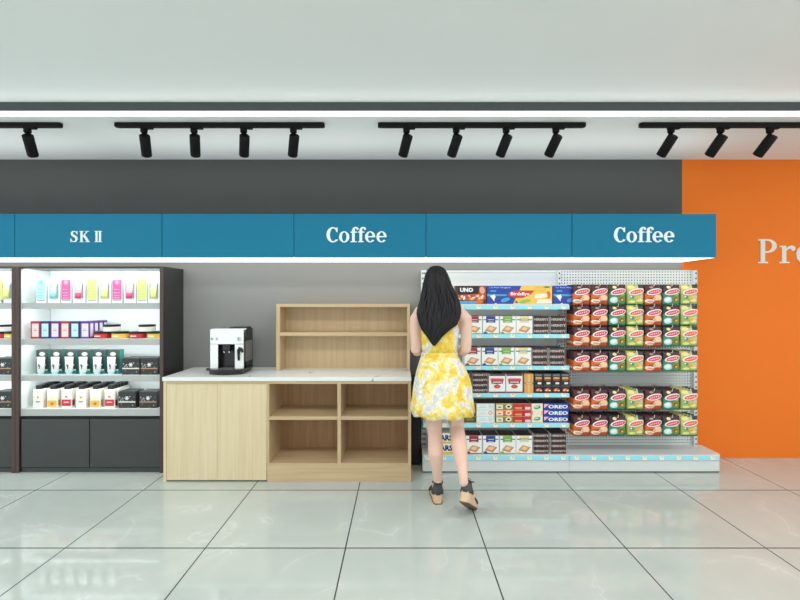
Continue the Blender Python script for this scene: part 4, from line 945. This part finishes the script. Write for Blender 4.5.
# dress: skirt, bodice, back panel, sash
def skirt_ring(z, cx_, rx, ry, t_, n=120):
    o_ = []
    for k_ in range(n):
        th = 2*pi*k_/n; f_ = 1 + t_ * (.035 * sin(9*th + .6) + .018 * sin(17*th + 2) + .012 * sin(5*th))
        o_.append((cx_ + rx * cos(th) * f_, -.004 + ry * sin(th) * f_, z - t_ * .006 * sin(9*th + .6)))
    return o_
sk_ = [(1.032, -.024, .122, .092, 0), (1.0, -.02, .136, .104, .5), (.96, -.012, .154, .124, .7), (.917, -.006, .171, .142, .8), (.86, 0, .188, .158, .9), (.80, .002, .199, .171, 1), (.74, .0, .206, .184, .8), (.68, .0, .2155, .194, .8), (.622, .0, .224, .214, .8)]
m = MB(); m.grid([skirt_ring(*s_) for s_ in sk_], 'dress', cap0=False, cap1=False)
bod = [(1.032, cx0, .002, .122, .091), (1.10, cx0, 0, .1265, .0955), (1.17, cx0, 0, .136, .104), (1.225, cx0, -.002, .1405, .1035)]
m.grid([ering(*b_, n=64) for b_ in bod], 'dress', cap0=False, cap1=False)
def tor(z):
    for a, b_ in zip(torso, torso[1:]):
        if a[0] <= z <= b_[0]: t_ = (z - a[0]) / (b_[0] - a[0]); return [p + (q - p) * t_ for p, q in zip(a, b_)]
for sy in (-1, 1):
    rings = []
    for i in range(10):
        z = 1.222 + .155 * i / 9; _, tx, ty, rx, ry = tor(z); hw = (.136 - .072 * (i / 9) ** .7)
        rings.append([(tx + hw * q, ty + sy * ((ry + .007) * math.sqrt(max(0, 1 - min(.985, abs(hw * q) / (rx + .007)) ** 2))), z) for q in [-1 + 2*k_/16 for k_ in range(17)]])
    m.grid(rings, 'dress', closed=False)
d_ = m.build('dress', person); md = d_.modifiers.new('t', 'SOLIDIFY'); md.thickness = .003; md.offset = 0
m = MB(); m.grid([ering(z, cx0, .002, r1, r2, 64) for z, r1, r2 in ((1.018, .127, .095), (1.022, .130, .098), (1.046, .1285, .097), (1.05, .126, .094))], 'dress', cap0=False, cap1=False); m.build('sash', d_)
# shoes
for f_, lab in ((FL, None), (FR, None)):
    sh_ = bpy.data.objects.new('shoe', None); C.objects.link(sh_); sh_.parent = person; sh_.empty_display_size = .03
    us = [(-.006, .02, .074), (.003, .029, .074), (.03, .037, .072), (.07, .037, .062), (.11, .039, .046), (.15, .042, .032), (.19, .042, .024), (.22, .036, .021), (.238, .02, .02)]
    def loft(v0, v1f, wm, mt, name):
        mm = MB(); rr_ = []
        for a, hw, top in us:
            lo, hi = v0(a, top), v1f(a, top); rr_.append([fp(f_, a, lo, -hw*wm), fp(f_, a, lo, hw*wm), fp(f_, a, hi, hw), fp(f_, a, hi, -hw)])
        mm.grid(rr_, mt, smooth=False); return mm.build(name, sh_)
    loft(lambda a, t_: .008, lambda a, t_: t_, .86, 'cork', 'wedge_sole'); loft(lambda a, t_: 0, lambda a, t_: .0075, .86, 'outsole', 'outsole')
    mm = MB(); rr_ = []                                          # heel cup
    for b_, g_ in ((.066, 1.05), (.09, 1.02), (.115, .9), (.14, .7)):
        ring_ = []
        for k_ in range(19):
            th = radians(-100 + 200 * k_ / 18); ring_.append(fp(f_, .034 - .042 * g_ * cos(th) + (.0 if abs(th) < 1.5 else .01), b_ - (.022 if b_ > .1 and abs(th) > 1.2 else 0), .041 * g_ * sin(th)))
        rr_.append(ring_)
    mm.grid(rr_, 'shoe_dark', closed=False); hc = mm.build('heel_cup', sh_); md = hc.modifiers.new('t', 'SOLIDIFY'); md.thickness = .003
    mm = MB(); mm.tube([fp(f_, .036 + .036 * cos(a), .142 + .004 * sin(a * 2), .036 * sin(a)) for a in [2*pi*i/20 for i in range(21)]], .0042, 'shoe_dark', n=8)
    for s_ in (-1, 1): mm.tube([fp(f_, -.0, .142, 0), fp(f_, -.012, .15, s_*.014), fp(f_, -.006, .146, s_*.026), fp(f_, -.003, .138, s_*.014), fp(f_, 0, .141, 0)], .003, 'shoe_dark', n=6)
    mm.tube([fp(f_, -.004, .126, 0), fp(f_, -.001, .142, 0)], .006, 'shoe_dark', n=8); mm.build('ankle_strap', sh_)
    mm = MB(); mm.tube([fp(f_, .165, .03 + .036 * sin(a), -.042 * cos(a)) for a in [pi * i / 14 for i in range(15)]], .009, 'shoe_dark', n=8); mm.build('toe_strap', sh_)

# ------------------------------------------------------------------ light and camera
w_ = bpy.data.worlds.new('World'); bpy.context.scene.world = w_; w_.use_nodes = True
bg = w_.node_tree.nodes['Background']; bg.inputs[0].default_value = (.93, .98, 1, 1); bg.inputs[1].default_value = 1.5
for x in (-3.6, -1.2, 1.2, 3.6): area('unseen_ceiling_lamp', (x, 1.62, 2.755), 1.8, .5, 24, col=(1, .99, .97))  # row added out of frame so floor bounce brightens the ceiling
for x in (-4, 0, 4):
    for y in (-3.2, -.9): area('unseen_ceiling_lamp', (x, y, 2.755), 1.6, 1.0, 10, col=(1, .99, .97))
for x in (-3.6, -1.1, 1.3): area('soffit_fill', (x, SY + .06, St + .012), 2.3, .05, 2.9, (pi + radians(8), 0, 0), (1, 1, 1), radians(150))  # added upward fill to brighten the soffit, no fixture there
cam = bpy.data.cameras.new('camera'); cam.sensor_width = 36; cam.lens = F / 800 * 36; cam.clip_start = .05
co = bpy.data.objects.new('camera', cam); C.objects.link(co); co.location = (0, 0, H); co.rotation_euler = (pi/2, 0, 0)
sc = bpy.context.scene; sc.camera = co
vs = sc.view_settings; vs.view_transform = 'Standard'; vs.look = 'None'; vs.exposure = .1; vs.gamma = 1; vs.use_curve_mapping = False
sc.cycles.max_bounces = 8; sc.cycles.diffuse_bounces = 5; sc.cycles.glossy_bounces = 3
